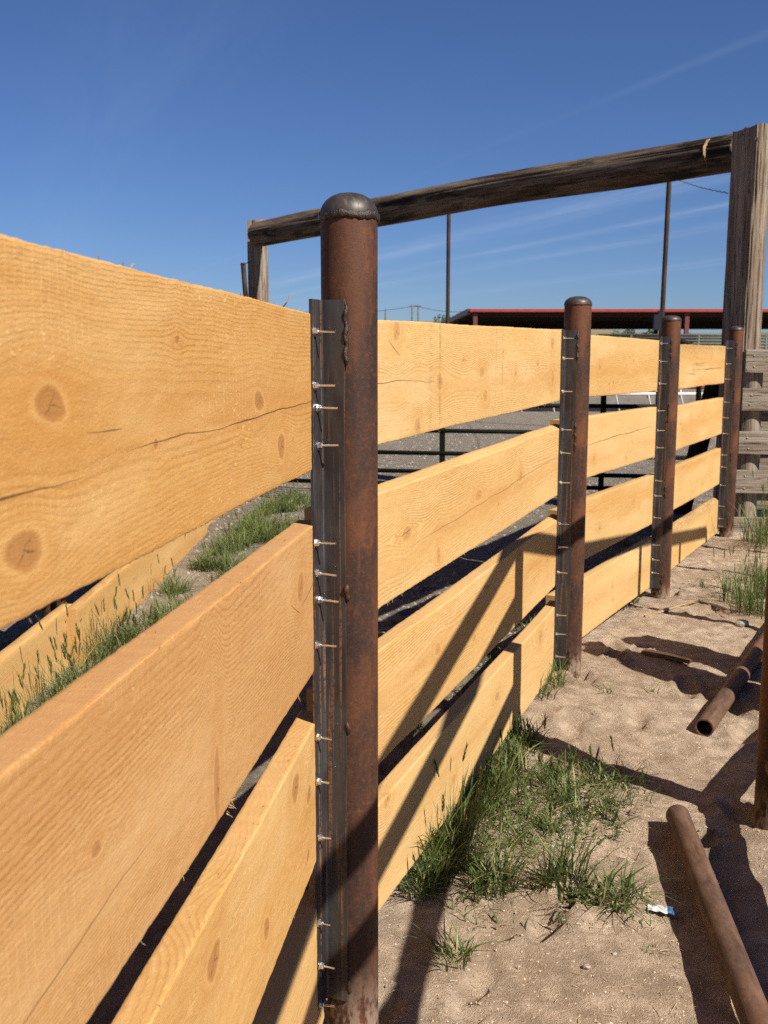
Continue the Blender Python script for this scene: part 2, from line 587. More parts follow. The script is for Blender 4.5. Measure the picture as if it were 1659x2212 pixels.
def mat_old_wood(name, grey, brown, dark, axis=2, fine=1.0, burnt=0.0):
    """weathered timber, grain along one object axis"""
    m, nt, b, out = make_mat(name)
    oc = nt.coord('Object')

    def sc3(a, l):
        s = [a, a, a]
        s[axis] = l
        return tuple(s)
    gr = nt.noise(nt.mapping(oc, scale=sc3(75 * fine, 2.4)), 1.0, 5, 0.62, 0.35)
    fi = nt.noise(nt.mapping(oc, scale=sc3(300 * fine, 9)), 1.0, 3, 0.6)
    big = nt.noise(nt.mapping(oc, scale=sc3(11, 1.1)), 1.0, 4, 0.6)
    crack = nt.noise(nt.mapping(oc, scale=sc3(34 * fine, 0.8)), 1.0, 3, 0.5, 0.2)
    c = nt.mix(nt.smooth(big, 0.36, 0.66), brown, grey)
    c = nt.mix(nt.math('MULTIPLY', nt.smooth(gr, 0.46, 0.66), 0.65), c, dark)
    c = nt.mix(nt.math('MULTIPLY', nt.smooth(fi, 0.5, 0.75), 0.35), c, tuple(min(1, v * 1.35) for v in grey))
    ck = nt.smooth(nt.math('ABSOLUTE', nt.math('SUBTRACT', crack, 0.5)), 0.0, 0.014, 1.0, 0.0)
    c = nt.mix(nt.math('MULTIPLY', ck, 0.85), c, (0.012, 0.009, 0.007))
    if burnt:
        bn = nt.noise(nt.mapping(oc, scale=sc3(7, 1.3), loc=(1, 4, 2)), 1.0, 4, 0.6)
        c = nt.mix(nt.math('MULTIPLY', nt.smooth(bn, 0.50, 0.62), burnt), c, (0.008, 0.006, 0.005))
    nt.link(c, b.inputs['Base Color'])
    b.inputs['Roughness'].default_value = 0.88
    b.inputs['Specular IOR Level'].default_value = 0.2
    h = nt.math('SUBTRACT', nt.math('ADD', nt.math('MULTIPLY', gr, -1.0), nt.math('MULTIPLY', fi, 0.4)), nt.math('MULTIPLY', ck, 1.2))
    nt.link(nt.bump(h, 0.8, 0.006), b.inputs['Normal'])
    return m


def mat_ground():
    m, nt, b, out = make_mat('dirt')
    oc = nt.coord('Object')
    arena = nt.attr('arena')
    green = nt.attr('green')
    big = nt.noise(oc, 1.7, 5, 0.6, 0.5)
    med = nt.noise(oc, 14, 6, 0.62)
    fin = nt.noise(oc, 120, 5, 0.66)
    gra = nt.noise(oc, 520, 2, 0.6)
    dirt = nt.mix(nt.smooth(big, 0.3, 0.7), (0.77, 0.575, 0.410), (0.97, 0.765, 0.575))
    dirt = nt.mix(nt.smooth(med, 0.36, 0.66, 0.65, 0.0), dirt, (0.36, 0.255, 0.170))
    dirt = nt.mix(nt.math('MULTIPLY', nt.smooth(fin, 0.55, 0.75), 0.6), dirt, (0.80, 0.64, 0.47))
    dirt = nt.mix(nt.math('MULTIPLY', nt.smooth(nt.noise(oc, 230, 3, 0.6), 0.56, 0.68), 0.55), dirt, (0.20, 0.14, 0.095))
    dirt = nt.mix(nt.smooth(nt.noise(oc, 3.1, 4, 0.6, 0.8), 0.52, 0.70, 0.0, 0.35), dirt, (0.82, 0.66, 0.49))
    dirt = nt.mix(nt.math('MULTIPLY', nt.smooth(gra, 0.62, 0.72), 0.4), dirt, (0.10, 0.075, 0.055))
    pk = nt.noise(oc, 1.15, 5, 0.62, 0.9)
    dirt = nt.mix(nt.smooth(pk, 0.46, 0.62, 0.0, 0.42), dirt, (0.40, 0.29, 0.205))
    sc2 = nt.noise(nt.mapping(oc, scale=(5, 11, 5), rot=(0, 0, 0.5)), 1.0, 5, 0.65, 1.2)
    dirt = nt.mix(nt.smooth(sc2, 0.55, 0.68, 0.0, 0.38), dirt, (0.34, 0.25, 0.175))
    peb = nt.voro(oc, 90, 'F1', 0)
    pcol = nt.voro(oc, 90, 'F1', 1)
    psel = nt.n('ShaderNodeSeparateColor')
    nt.link(pcol, psel.inputs[0])
    med2 = nt.noise(oc, 5.5, 6, 0.7)
    ar = nt.mix(nt.smooth(med2, 0.34, 0.64), (0.22, 0.178, 0.135), (0.385, 0.325, 0.255))
    ar = nt.mix(nt.math('MULTIPLY', nt.smooth(med, 0.52, 0.66), 0.6), ar, (0.13, 0.105, 0.082))
    ar = nt.mix(nt.math('MULTIPLY', nt.smooth(nt.noise(oc, 34, 3, 0.6), 0.54, 0.66), 0.55), ar, (0.46, 0.42, 0.365))
    ar = nt.mix(nt.math('MULTIPLY', nt.smooth(fin, 0.48, 0.7), 0.7), ar, (0.40, 0.37, 0.335))
    ar = nt.mix(nt.math('MULTIPLY', nt.smooth(gra, 0.56, 0.68), 0.6), ar, (0.075, 0.066, 0.058))
    c = nt.mix(arena, dirt, ar)
    ps = nt.math('MULTIPLY', nt.smooth(peb, 0.12, 0.2, 1.0, 0.0), nt.math('GREATER_THAN', psel.outputs[0], 0.86))
    c = nt.mix(nt.math('MULTIPLY', ps, 0.7), c, (0.42, 0.39, 0.36))
    gn = nt.noise(oc, 0.05, 5, 0.6)
    gcol = nt.mix(nt.smooth(gn, 0.35, 0.65), (0.16, 0.165, 0.055), (0.25, 0.20, 0.10))
    c = nt.mix(green, c, gcol)
    nt.link(c, b.inputs['Base Color'])
    b.inputs['Roughness'].default_value = 0.95
    b.inputs['Specular IOR Level'].default_value = 0.1
    h = nt.math('ADD', nt.math('MULTIPLY', med, 1.2), nt.math('MULTIPLY', fin, 1.1))
    h = nt.math('ADD', h, nt.math('MULTIPLY', gra, 0.5))
    h = nt.math('ADD', h, nt.math('MULTIPLY', nt.noise(oc, 260, 3, 0.6), 0.8))
    h = nt.math('ADD', h, nt.math('MULTIPLY', ps, 0.5))
    nt.link(nt.bump(h, 0.85, 0.0135), b.inputs['Normal'])
    return m


def mat_grass(name, c0, c1, dry):
    m, nt, b, out = make_mat(name)
    hue = nt.attr('hue')
    tip = nt.attr('tip')
    c = nt.mix(hue, c0, c1)
    c = nt.mix(nt.math('MULTIPLY', nt.smooth(hue, 0.85, 0.96), 0.85), c, dry)
    c = nt.mix(nt.math('MULTIPLY', tip, 0.35), c, (c1[0] * 1.5, c1[1] * 1.35, c1[2] * 1.2))
    nt.link(c, b.inputs['Base Color'])
    b.inputs['Roughness'].default_value = 0.5
    b.inputs['Specular IOR Level'].default_value = 0.35
    tr = nt.n('ShaderNodeBsdfTranslucent')
    nt.link(nt.mix(0.5, c, (0.16, 0.22, 0.02)), tr.inputs[0])
    mx = nt.n('ShaderNodeMixShader')
    mx.inputs[0].default_value = 0.28
    nt.link(b.outputs[0], mx.inputs[1])
    nt.link(tr.outputs[0], mx.inputs[2])
    nt.link(mx.outputs[0], out.inputs[0])
    return m


M = {}
M['fir'] = mat_fir('new_fir', (0.93, 0.585, 0.225), (0.78, 0.43, 0.132), (0.46, 0.190, 0.042), (0.46, 0.20, 0.065))
M['fir_pale'] = mat_fir('pale_fir', (0.92, 0.615, 0.265), (0.81, 0.49, 0.172), (0.50, 0.235, 0.058), (0.56, 0.30, 0.11), 0.42)
M['fir_red'] = mat_fir('new_fir_red', (0.85, 0.52, 0.225), (0.71, 0.385, 0.140), (0.44, 0.19, 0.055), (0.50, 0.235, 0.085), 0.5)
M['rust'] = mat_rust('rusty_pipe')
M['rust_near'] = mat_rust('dark_rusty_pipe', (0.118, 0.045, 0.021), (0.27, 0.092, 0.028), (0.040, 0.021, 0.016))
M['rust_dusty'] = mat_rust('dusty_rusty_pipe', (0.17, 0.080, 0.047), (0.25, 0.115, 0.06), (0.075, 0.040, 0.028), 0.35)
M['rust_pole'] = mat_rust('brown_pole', (0.085, 0.042, 0.026), (0.15, 0.062, 0.026), (0.032, 0.020, 0.015))
M['steel'] = mat_steel('mill_scale_steel')
M['cap'] = mat_steel('cap_steel', (0.095, 0.082, 0.072), (0.17, 0.085, 0.04), 0.46, 0.6)
M['weld'] = mat_simple('weld_metal', (0.075, 0.055, 0.045), 0.40, 0.5, 0.6, 320, 0.8)
M['weld_rust'] = mat_simple('rusty_weld', (0.085, 0.042, 0.026), 0.5, 0.3, 0.6, 220, 0.6)
M['zinc'] = mat_simple('zinc', (0.74, 0.76, 0.79), 0.24, 1.0, 0.12, 160)
M['timber'] = mat_old_wood('weathered_timber', (0.44, 0.365, 0.285), (0.26, 0.185, 0.125), (0.058, 0.040, 0.029))
M['beam'] = mat_old_wood('weathered_beam', (0.27, 0.205, 0.145), (0.115, 0.074, 0.050), (0.016, 0.010, 0.008), axis=0, burnt=0.85)
M['freshcut'] = mat_simple('fresh_cut_wood', (0.50, 0.33, 0.16), 0.8, 0, 0.25, 40, 0.3)
M['oldboard'] = mat_old_wood('weathered_board', (0.43, 0.37, 0.30), (0.30, 0.235, 0.175), (0.085, 0.065, 0.05), axis=0)
M['brass'] = mat_simple('screw_head', (0.42, 0.30, 0.17), 0.45, 0.7, 0.3, 120)
M['green_pipe'] = mat_simple('dark_green_paint', (0.007, 0.010, 0.005), 0.7, 0, 0.3, 25, 0.0, 0.15)
M['brace_shade'] = mat_simple('shade_black_log', (0.012, 0.010, 0.009), 0.85, 0, 0.3, 25, 0.0, 0.15)  # near-black puts the unlit side of the brace into its colour
M['ground'] = mat_ground()
M['grass'] = mat_grass('green_grass', (0.045, 0.092, 0.028), (0.150, 0.205, 0.055), (0.58, 0.47, 0.22))
M['grass_pale'] = mat_grass('pale_grass', (0.065, 0.125, 0.034), (0.20, 0.255, 0.075), (0.50, 0.40, 0.19))
M['straw'] = mat_simple('straw', (0.60, 0.48, 0.29), 0.7, 0, 0.35, 60)
M['stone'] = mat_simple('stone', (0.40, 0.325, 0.255), 0.85, 0, 0.4, 40, 0.4)
M['clod'] = mat_simple('soil_crumb', (0.60, 0.46, 0.325), 0.95, 0, 0.3, 90)
M['arena_stone'] = mat_simple('arena_stone', (0.33, 0.282, 0.228), 0.95, 0, 0.5, 11)
M['pale_stone'] = mat_simple('pale_stone', (0.46, 0.42, 0.36), 0.85, 0, 0.3, 30, 0.6)
M['chip'] = mat_old_wood('wood_offcut', (0.62, 0.45, 0.27), (0.50, 0.33, 0.18), (0.25, 0.15, 0.08), axis=0)
M['darkchip'] = mat_old_wood('bark_strip', (0.20, 0.115, 0.07), (0.15, 0.075, 0.042), (0.06, 0.034, 0.022), axis=0)
M['red'] = mat_simple('red_trim', (0.46, 0.060, 0.042), 0.45, 0, 0.15, 3)
M['red_col'] = mat_simple('red_steel', (0.20, 0.060, 0.052), 0.5, 0, 0.2, 3)
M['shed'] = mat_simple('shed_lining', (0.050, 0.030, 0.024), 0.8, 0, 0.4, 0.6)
M['roof'] = mat_simple('red_roof_sheet', (0.30, 0.045, 0.035), 0.45, 0, 0.2, 1)
M['white'] = mat_simple('white_paint', (0.76, 0.75, 0.73), 0.4, 0, 0.08, 6)
M['greyplank'] = mat_simple('grey_plank', (0.27, 0.245, 0.215), 0.85, 0, 0.3, 3)
M['corral'] = mat_simple('grey_green_pipe', (0.105, 0.115, 0.105), 0.6, 0, 0.3, 3)
M['hill'] = mat_simple('dry_hill', (0.215, 0.205, 0.085), 0.95, 0, 0.4, 0.03)
M['hill_brown'] = mat_simple('brown_hill', (0.30, 0.225, 0.15), 0.95, 0, 0.25, 0.02)
M['bark'] = mat_simple('bark', (0.09, 0.065, 0.045), 0.9, 0, 0.3, 8, 0.4)
M['leaf'] = mat_simple('leaf', (0.060, 0.090, 0.030), 0.6, 0, 0.5, 2.2)
M['util'] = mat_simple('grey_pole', (0.16, 0.15, 0.145), 0.8, 0, 0.2, 3)
M['wrap'] = mat_simple('white_foil', (0.74, 0.76, 0.78), 0.35, 0, 0.12, 120)
M['wrap_blue'] = mat_simple('blue_print', (0.055, 0.14, 0.30), 0.4, 0, 0.4, 150)
M['redplastic'] = mat_simple('red_plastic', (0.30, 0.06, 0.04), 0.5, 0, 0.2, 60)
M['blue_box'] = mat_simple('navy_plastic', (0.008, 0.011, 0.022), 0.8, 0, 0.2, 20)
M['wire'] = mat_simple('old_wire', (0.10, 0.095, 0.09), 0.5, 0.6, 0.2, 20)

# ------------------------------------------------------------------ ground
CTRL = np.array([(-0.07, 2.145, -0.055), (0.825, 4.51, 0.105), (1.71, 6.3, 0.0), (2.86, 8.59, -0.03),
                 (1.25, 3.3, -0.015), (-1.5, 6.0, 0.0), (0.3, 1.2, -0.05), (2.0, 4.2, 0.0), (-1.4, 3.0, 0.0)])
FENCE_LINE = np.array([(-0.45, -0.5), (-0.17, 2.1), (0.72, 4.5), (1.6, 6.3), (2.75, 8.6), (3.2, 9.3), (5.0, 9.0), (30.0, 8.0)])


_pr = np.random.default_rng(77)
PRINTS = [(px_, py_, _pr.uniform(0.035, 0.06), _pr.uniform(0.8, 1.5), _pr.uniform(0, 3.1), _pr.uniform(0.022, 0.048))
          for px_, py_ in zip(_pr.uniform(-0.1, 2.4, 80), _pr.uniform(1.8, 7.5, 80))]
PRINTS += [(px_, py_, _pr.uniform(0.10, 0.13), _pr.uniform(2.2, 2.8), _pr.uniform(0.8, 2.2), _pr.uniform(0.020, 0.034))
           for px_, py_ in zip(_pr.uniform(0.15, 1.7, 22), _pr.uniform(1.9, 6.0, 22))]


def gz(x, y):
    x = np.asarray(x, float)
    y = np.asarray(y, float)
    w = np.full(x.shape, 0.25)
    s = np.zeros(x.shape)
    for cx, cy, cz in CTRL:
        k = np.exp(-((x - cx) ** 2 + (y - cy) ** 2) / (2 * 0.55 ** 2))
        w = w + k
        s = s + k * cz
    z = s / w
    for (hx, hy, hr, asp, ha, hd) in PRINTS:
        ux = (x - hx) * math.cos(ha) + (y - hy) * math.sin(ha)
        uy = (-(x - hx) * math.sin(ha) + (y - hy) * math.cos(ha)) * asp
        q = (ux * ux + uy * uy) / (hr * hr)
        sel = q < 6
        qs = q[sel]
        z[sel] += hd * (0.55 * np.exp(-(np.sqrt(qs) - 1.25) ** 2 / 0.12) - np.exp(-qs * qs))
    near = np.clip(1 - (np.hypot(x - 0.5, y - 4) - 8) / 10, 0, 1)
    z = z + near * ((fbm(x * 1.6, y * 1.6, 3, 3) - 0.5) * 0.045 + (fbm(x * 6, y * 6, 9, 3) - 0.5) * 0.030
                    + (fbm(x * 22, y * 22, 21, 2) - 0.5) * 0.013)
    return z


_HX, _HY, _HS = -3.2, 0.2, 0.02
_HG = gz(*np.meshgrid(_HX + _HS * np.arange(420), _HY + _HS * np.arange(640)))


def gz1(x, y):
    fx, fy = (x - _HX) / _HS, (y - _HY) / _HS
    i, j = int(fx), int(fy)
    if 0 <= i < 418 and 0 <= j < 638 and fx > 0 and fy > 0:
        fx -= i
        fy -= j
        return float((_HG[j, i] * (1 - fx) + _HG[j, i + 1] * fx) * (1 - fy) + (_HG[j + 1, i] * (1 - fx) + _HG[j + 1, i + 1] * fx) * fy)
    return float(gz(np.array([x]), np.array([y]))[0])


def ground_at(x_px, y_px):
    """the point of the ground seen at a pixel"""
    a = math.atan((1106.0 - y_px) / F_PX) - TILT
    z = 0.0
    p = Vector((0, 0, 0))
    for _ in range(8):
        Y = (z - CAM_H) / math.tan(a)
        zo = Y * CT - (z - CAM_H) * ST
        p = Vector(((x_px - 829.5) / F_PX * zo, Y, z))
        z = gz1(p.x, p.y)
    p.z = z
    return p


def build_ground():
    def axis(lo, hi, step, far):
        core = list(np.arange(lo, hi, step))
        up, d = [], step
        v = hi
        while v < far:
            up.append(v)
            d *= 1.22
            v += d
        up.append(far)
        dn, d, v = [], step, lo - step
        while v > -far:
            dn.append(v)
            d *= 1.22
            v -= d
        dn.append(-far)
        return np.array(dn[::-1] + core + up)
    xs = axis(-2.6, 3.6, 0.022, 1800)
    ys = axis(0.6, 9.2, 0.024, 1800)
    X, Y = np.meshgrid(xs, ys)
    Z = gz(X, Y)
    n, mm = len(ys), len(xs)
    V = np.stack([X.ravel(), Y.ravel(), Z.ravel()], 1)
    idx = np.arange(n * mm).reshape(n, mm)
    Fq = np.stack([idx[:-1, :-1].ravel(), idx[:-1, 1:].ravel(), idx[1:, 1:].ravel(), idx[1:, :-1].ravel()], 1)
    me = bpy.data.meshes.new('ground')
    me.vertices.add(len(V))
    me.vertices.foreach_set('co', V.astype(np.float32).ravel())
    me.loops.add(Fq.size)
    me.loops.foreach_set('vertex_index', Fq.astype(np.int32).ravel())
    me.polygons.add(len(Fq))
    me.polygons.foreach_set('loop_start', np.arange(0, Fq.size, 4, dtype=np.int32))
    me.polygons.foreach_set('use_smooth', [True] * len(Fq))
    me.update(calc_edges=True)
    # arena side = left of the fence line
    fx = np.interp(V[:, 1], FENCE_LINE[:, 1][:6], FENCE_LINE[:, 0][:6])
    beyond = V[:, 1] > 9.3
    side = fx - V[:, 0] + (fbm(V[:, 0] * 3, V[:, 1] * 3, 5, 3) - 0.5) * 0.5
    ar = np.clip((side - 0.05) / 0.35, 0, 1)
    ar = np.where(beyond, 1.0, ar)
    # the left alley keeps some of the brown dirt close to its boards
    left = np.clip((-0.9 - V[:, 0]) / 0.4, 0, 1) * np.clip((8.5 - V[:, 1]) / 1.5, 0, 1)
    ar = ar * (1 - 0.55 * left)
    set_attr(me, 'arena', ar)
    far = np.clip((np.hypot(V[:, 0], V[:, 1]) - 75) / 25, 0, 1)
    set_attr(me, 'green', far)
    o = link_obj('ground', me, M['ground'])
    o['kind'] = 'structure'


build_ground()


def build_hills():
    for name, mat, Y0, pts in (
            ('hill', M['hill'], 420.0, [(-1200, 712), (700, 712), (860, 706), (960, 702), (1150, 712), (1300, 718), (1420, 719), (1560, 721), (1700, 716), (2600, 705)]),
            ('far_hill', M['hill_brown'], 900.0, [(-1500, 704), (600, 702), (820, 700), (900, 694), (950, 693), (1050, 700), (1200, 706), (1300, 711), (1380, 716), (1600, 722), (2800, 722)])):
        xs = np.linspace(pts[0][0], pts[-1][0], 160)
        ys = np.interp(xs, [p[0] for p in pts], [p[1] for p in pts]) + (fbm(xs / 60.0, xs * 0 + 3.1, 4, 4) - 0.5) * 3.0
        mb = MB()
        vs, fs = [], []
        depth = 6
        for i, (xp, yp) in enumerate(zip(xs, ys)):
            top = at(xp, yp, Y0)
            for k in range(depth + 1):
                t = k / depth
                yy = Y0 * (0.42 + 0.58 * t)
                zz = -0.6 + (top.z + 0.6) * (t ** 1.15)
                vs.append((top.x * (0.42 + 0.58 * t), yy, zz + (vnoise(i * 0.7, k * 1.3, 8) - 0.5) * 0.5 * t))
            vs.append((top.x * 1.3, Y0 * 1.5, -1.0))
        R = depth + 2
        for i in range(len(xs) - 1):
            for k in range(R - 1):
                fs.append((i * R + k, (i + 1) * R + k, (i + 1) * R + k + 1, i * R + k + 1))
        mb.add(vs, fs)
        o = mb.build(name, mat, smooth=True)
        o['kind'] = 'structure'


build_hills()


# ------------------------------------------------------------------ sawn boards
def fir_board(name, parent, a, b, zt0, zt1, width, thick, seed, du, dv, mat, knots=(), checks=(), pith=None,
              spacing=0.0068, ragged=1.0, stain=None, wane=0.0, bow=0.0):
    """a, b: plan points of the front face (start, end). The front normal is to the right of a->b."""
    r = np.random.default_rng(seed)
    a, b = Vector((a[0], a[1])), Vector((b[0], b[1]))
    L = (b - a).length
    d = (b - a).normalized()
    nrm = Vector((d.y, -d.x))
    nu = max(3, int(L / du) + 1)
    nv = max(4, int(width / dv) + 1)
    ntk = max(3, int(thick / dv) + 1)
    us = np.linspace(0, L, nu)
    rad = 0.0016
    prof = []                                           # (v, depth, edge weight bottom, edge weight top)
    for v in np.linspace(rad, width - rad, nv):
        prof.append((v, 0.0))
    prof.append((width - rad * 0.3, rad * 0.3))
    for t in np.linspace(rad, thick - rad, ntk):
        prof.append((width, t))
    for v in np.linspace(width - rad, rad, max(3, nv // 4)):
        prof.append((v, thick))
    for t in np.linspace(thick - rad, rad, ntk):
        prof.append((0.0, t))
    prof.append((rad * 0.3, rad * 0.3))
    prof = np.array(prof)
    P = len(prof)
    U = np.repeat(us[:, None], P, 1)
    Vv = np.repeat(prof[None, :, 0], nu, 0)
    D = np.repeat(prof[None, :, 1], nu, 0)
    # uneven sawn edges
    etop = ((fbm(us * 2, us * 0 + seed, seed, 3) - 0.5) * 0.006 + (vnoise(us * 90, us * 0, seed + 3) - 0.5) * 0.0014) * ragged
    ebot = ((fbm(us * 2, us * 0 + seed + 9, seed + 5, 3) - 0.5) * 0.006 + (vnoise(us * 90, us * 0, seed + 7) - 0.5) * 0.0018) * ragged
    frac = Vv / width
    Vp = Vv + etop[:, None] * np.clip((frac - 0.8) / 0.2, 0, 1) + ebot[:, None] * np.clip((0.2 - frac) / 0.2, 0, 1)
    if wane:
        wz = np.clip(fbm(us * 2.2, us * 0 + 1.7, seed + 31, 3) * 2.2 - 0.9, 0, 1) * wane
        Vp = Vp - wz[:, None] * np.clip((frac - 0.9) / 0.1, 0, 1) * np.clip(1 - D / (thick * 0.7), 0, 1)
    face = (fbm(U * 3, Vv * 6, seed + 11, 3) - 0.5) * 0.004 + (vnoise(U * 60, Vv * 160, seed + 13) - 0.5) * 0.0007
    Dp = D + face * np.where(D < thick * 0.5, 1, 0.5)
    bw = bow * np.sin(np.pi * U / L)
    ztop = zt0 + (zt1 - zt0) * U / L
    px = a.x + d.x * U - nrm.x * (Dp + bw)
    py = a.y + d.y * U - nrm.y * (Dp + bw)
    pz = ztop - width + Vp
    # grain field
    if pith is None:
        pith = (r.uniform(0.1, 0.9) * width, thick + r.uniform(0.0, 0.05), r.uniform(-0.03, 0.03), r.uniform(-0.02, 0.02))
    pv = pith[0] + pith[2] * (U - L / 2) + (fbm(U * 0.9, U * 0 + 2.2, seed + 17, 2) - 0.5) * 0.05
    pd = pith[1] + pith[3] * (U - L / 2)
    Vg = Vv + (fbm(U * 1.3, Vv * 5, seed + 19, 2) - 0.5) * 0.030 + (fbm(U * 7, Vv * 22, seed + 23, 2) - 0.5) * 0.0035
    kd = np.full(U.shape, 9.0)
    ka = np.full(U.shape, 9.0)
    kb = np.full(U.shape, 9.0)
    for (ku, kv, ru, rv) in knots:
        du_, dv_ = U - ku, Vv - kv
        damp = np.exp(-(du_ / (2.9 * ru)) ** 2)
        Vg = Vg - np.sign(dv_) * rv * 1.9 * damp * np.exp(-np.abs(dv_) / (3.4 * rv + 0.015)) * np.clip(np.abs(dv_) / (rv * 0.4), 0, 1)
        rr = np.sqrt((du_ / ru) ** 2 + (dv_ / rv) ** 2)
        ang = np.arctan2(dv_ / rv, du_ / ru)
        rr = rr * (1 + 0.10 * np.sin(2 * ang + ku * 9) + 0.06 * np.sin(3 * ang + kv * 40)) + np.where(D > 0.004, D / 0.04, 0)
        ka = np.where(rr < kd, du_ / ru, ka)
        kb = np.where(rr < kd, dv_ / rv, kb)
        kd = np.minimum(kd, rr)
    rad_f = np.sqrt((Vg - pv) ** 2 + (D - pd) ** 2)
    g = rad_f / spacing
    tone = np.clip((fbm(U * 0.7, Vv * 7, seed + 29, 3) - 0.5) * 3.0, 0, 1) * 0.5 + np.clip(1.1 - np.abs(Vg - pv) / 0.06, 0, 1) * 0.75 * (0.6 + 0.8 * fbm(U * 1.5, Vv * 12, seed + 33, 2))
    cs = np.full(U.shape, 1.0)
    chh = np.zeros(U.shape)
    for (c0, c1, cv, slope, hw) in checks:
        line = cv + slope * (U - c0) + (fbm(U * 4, U * 0 + cv * 30, seed + 37, 4) - 0.5) * 0.022
        dd = Vv - line + np.where(D > 0.004, 1.0, 0)
        t = np.clip((U - c0) / (c1 - c0), 0, 1)
        h = np.where((U > c0) & (U < c1), hw * np.clip(4 * t * (1 - t), 0, 1) ** 0.7 * np.clip(0.35 + 1.6 * vnoise(U * 9, U * 0 + cv * 50, seed + 51), 0.25, 1.4), 0.0)
        sel = (U >= c0) & (U <= c1) & (np.abs(dd) < np.abs(cs))
        cs = np.where(sel, dd, cs)
        chh = np.where(sel, h, chh)
    for (ku, kv, ru, rv) in knots:                       # radial drying checks in the knots
        pass
    st = np.zeros(U.shape)
    if stain is not None:
        st = stain(U, Vv, L, width)
    V3 = np.stack([px.ravel(), py.ravel(), pz.ravel()], 1)
    bc = np.stack([U.ravel() + seed * 3.7, Vv.ravel() + seed * 1.3, D.ravel()], 1)
    idx = np.arange(nu * P).reshape(nu, P)
    nxt = np.roll(idx, -1, 1)
    Fq = np.stack([idx[:-1].ravel(), idx[1:].ravel(), nxt[1:].ravel(), nxt[:-1].ravel()], 1)
    # ends
    faces = [tuple(q) for q in Fq]
    nV = len(V3)
    ex, eb, eg, ek, et, ecs, ech, est = [], [], [], [], [], [], [], []
    for (row, flip) in ((0, False), (nu - 1, True)):
        base = nV + len(ex)
        for k in range(P):
            ex.append(V3[row * P + k])
            eb.append(bc[row * P + k])
            eg.append(g[row, k])
            ek.append(9.0)
            et.append(tone[row, k])
            ecs.append(1.0)
            ech.append(0.0)
            est.append(st[row, k])
        # a strip fill between front side and back side: front points 0..nv-1, back points reversed
        cidx = base + P
        cen = V3[row * P:(row + 1) * P].mean(0)
        ex.append(cen)
        eb.append(bc[row * P:(row + 1) * P].mean(0))
        eg.append(float(np.hypot(width / 2 - pv[row, 0], thick / 2 - pd[row, 0]) / spacing))
        ek.append(9.0)
        et.append(0.6)
        ecs.append(1.0)
        ech.append(0.0)
        est.append(0.0)
        for k in range(P):
            k2 = (k + 1) % P
            faces.append((base + k, cidx, base + k2) if flip else (base + k2, cidx, base + k))
    allV = np.vstack([V3, np.array(ex)])
    org = np.array([a.x, a.y, zt0 - width])
    me = bpy.data.meshes.new(name)
    me.from_pydata((allV - org).tolist(), [], faces)
    # outward normals: flip if the front face looks the wrong way
    me.update()
    pn = me.polygons[nv // 2].normal
    if pn.x * nrm.x + pn.y * nrm.y < 0:
        me.flip_normals()
    me.polygons.foreach_set('use_smooth', [True] * len(me.polygons))
    me.set_sharp_from_angle(angle=math.radians(50))
    cat = np.concatenate
    set_attr(me, 'g', cat([g.ravel(), eg]))
    set_attr(me, 'kd', cat([kd.ravel(), ek]))
    set_attr(me, 'ka', cat([ka.ravel(), ek]))
    set_attr(me, 'kb', cat([kb.ravel(), ek]))
    set_attr(me, 'tone', cat([tone.ravel(), et]))
    set_attr(me, 'cs', cat([cs.ravel(), ecs]))
    set_attr(me, 'ch', cat([chh.ravel(), ech]))
    set_attr(me, 'stain', cat([st.ravel(), est]))
    set_attr(me, 'shade', np.full(len(allV), r.uniform(-1, 1)))
    at_ = me.attributes.new('bc', 'FLOAT_VECTOR', 'POINT')
    at_.data.foreach_set('vector', np.vstack([bc, np.array(eb)]).astype(np.float32).ravel())
    return link_obj(name, me, mat, parent, org)


def splinters(parent, board_line, n, seed, mat):
    """loose fibres standing off a board's edges; board_line: list of (p0, p1) edge segments"""
    r = random.Random(seed)
    mb = MB()
    for _ in range(n):
        p0, p1 = r.choice(board_line)
        t = r.random()
        p = Vector(p0).lerp(Vector(p1), t)
        ln = r.uniform(0.004, 0.016)
        d = Vector((r.uniform(-1, 1), r.uniform(-1, 1), r.uniform(-0.8, 0.8))).normalized()
        e = Vector((r.uniform(-1, 1), r.uniform(-1, 1), r.uniform(-1, 1))) * 0.3
        mb.tube([p - d * 0.003, p + d * ln * 0.5, p + (d + e).normalized() * ln], [0.0006, 0.0005, 0.0002], 4, False)
    o = mb.build('splinter', mat, parent, loc=parent.matrix_basis.translation if False else (0, 0, 0))
    o['kind'] = 'stuff'
    return o


# ------------------------------------------------------------------ main board fence
def frame_vecs(az_deg):
    h = math.radians(az_deg)
    t = Vector((math.sin(h), math.cos(h), 0))
    n = Vector((math.cos(h), -math.sin(h), 0))
    return t, n


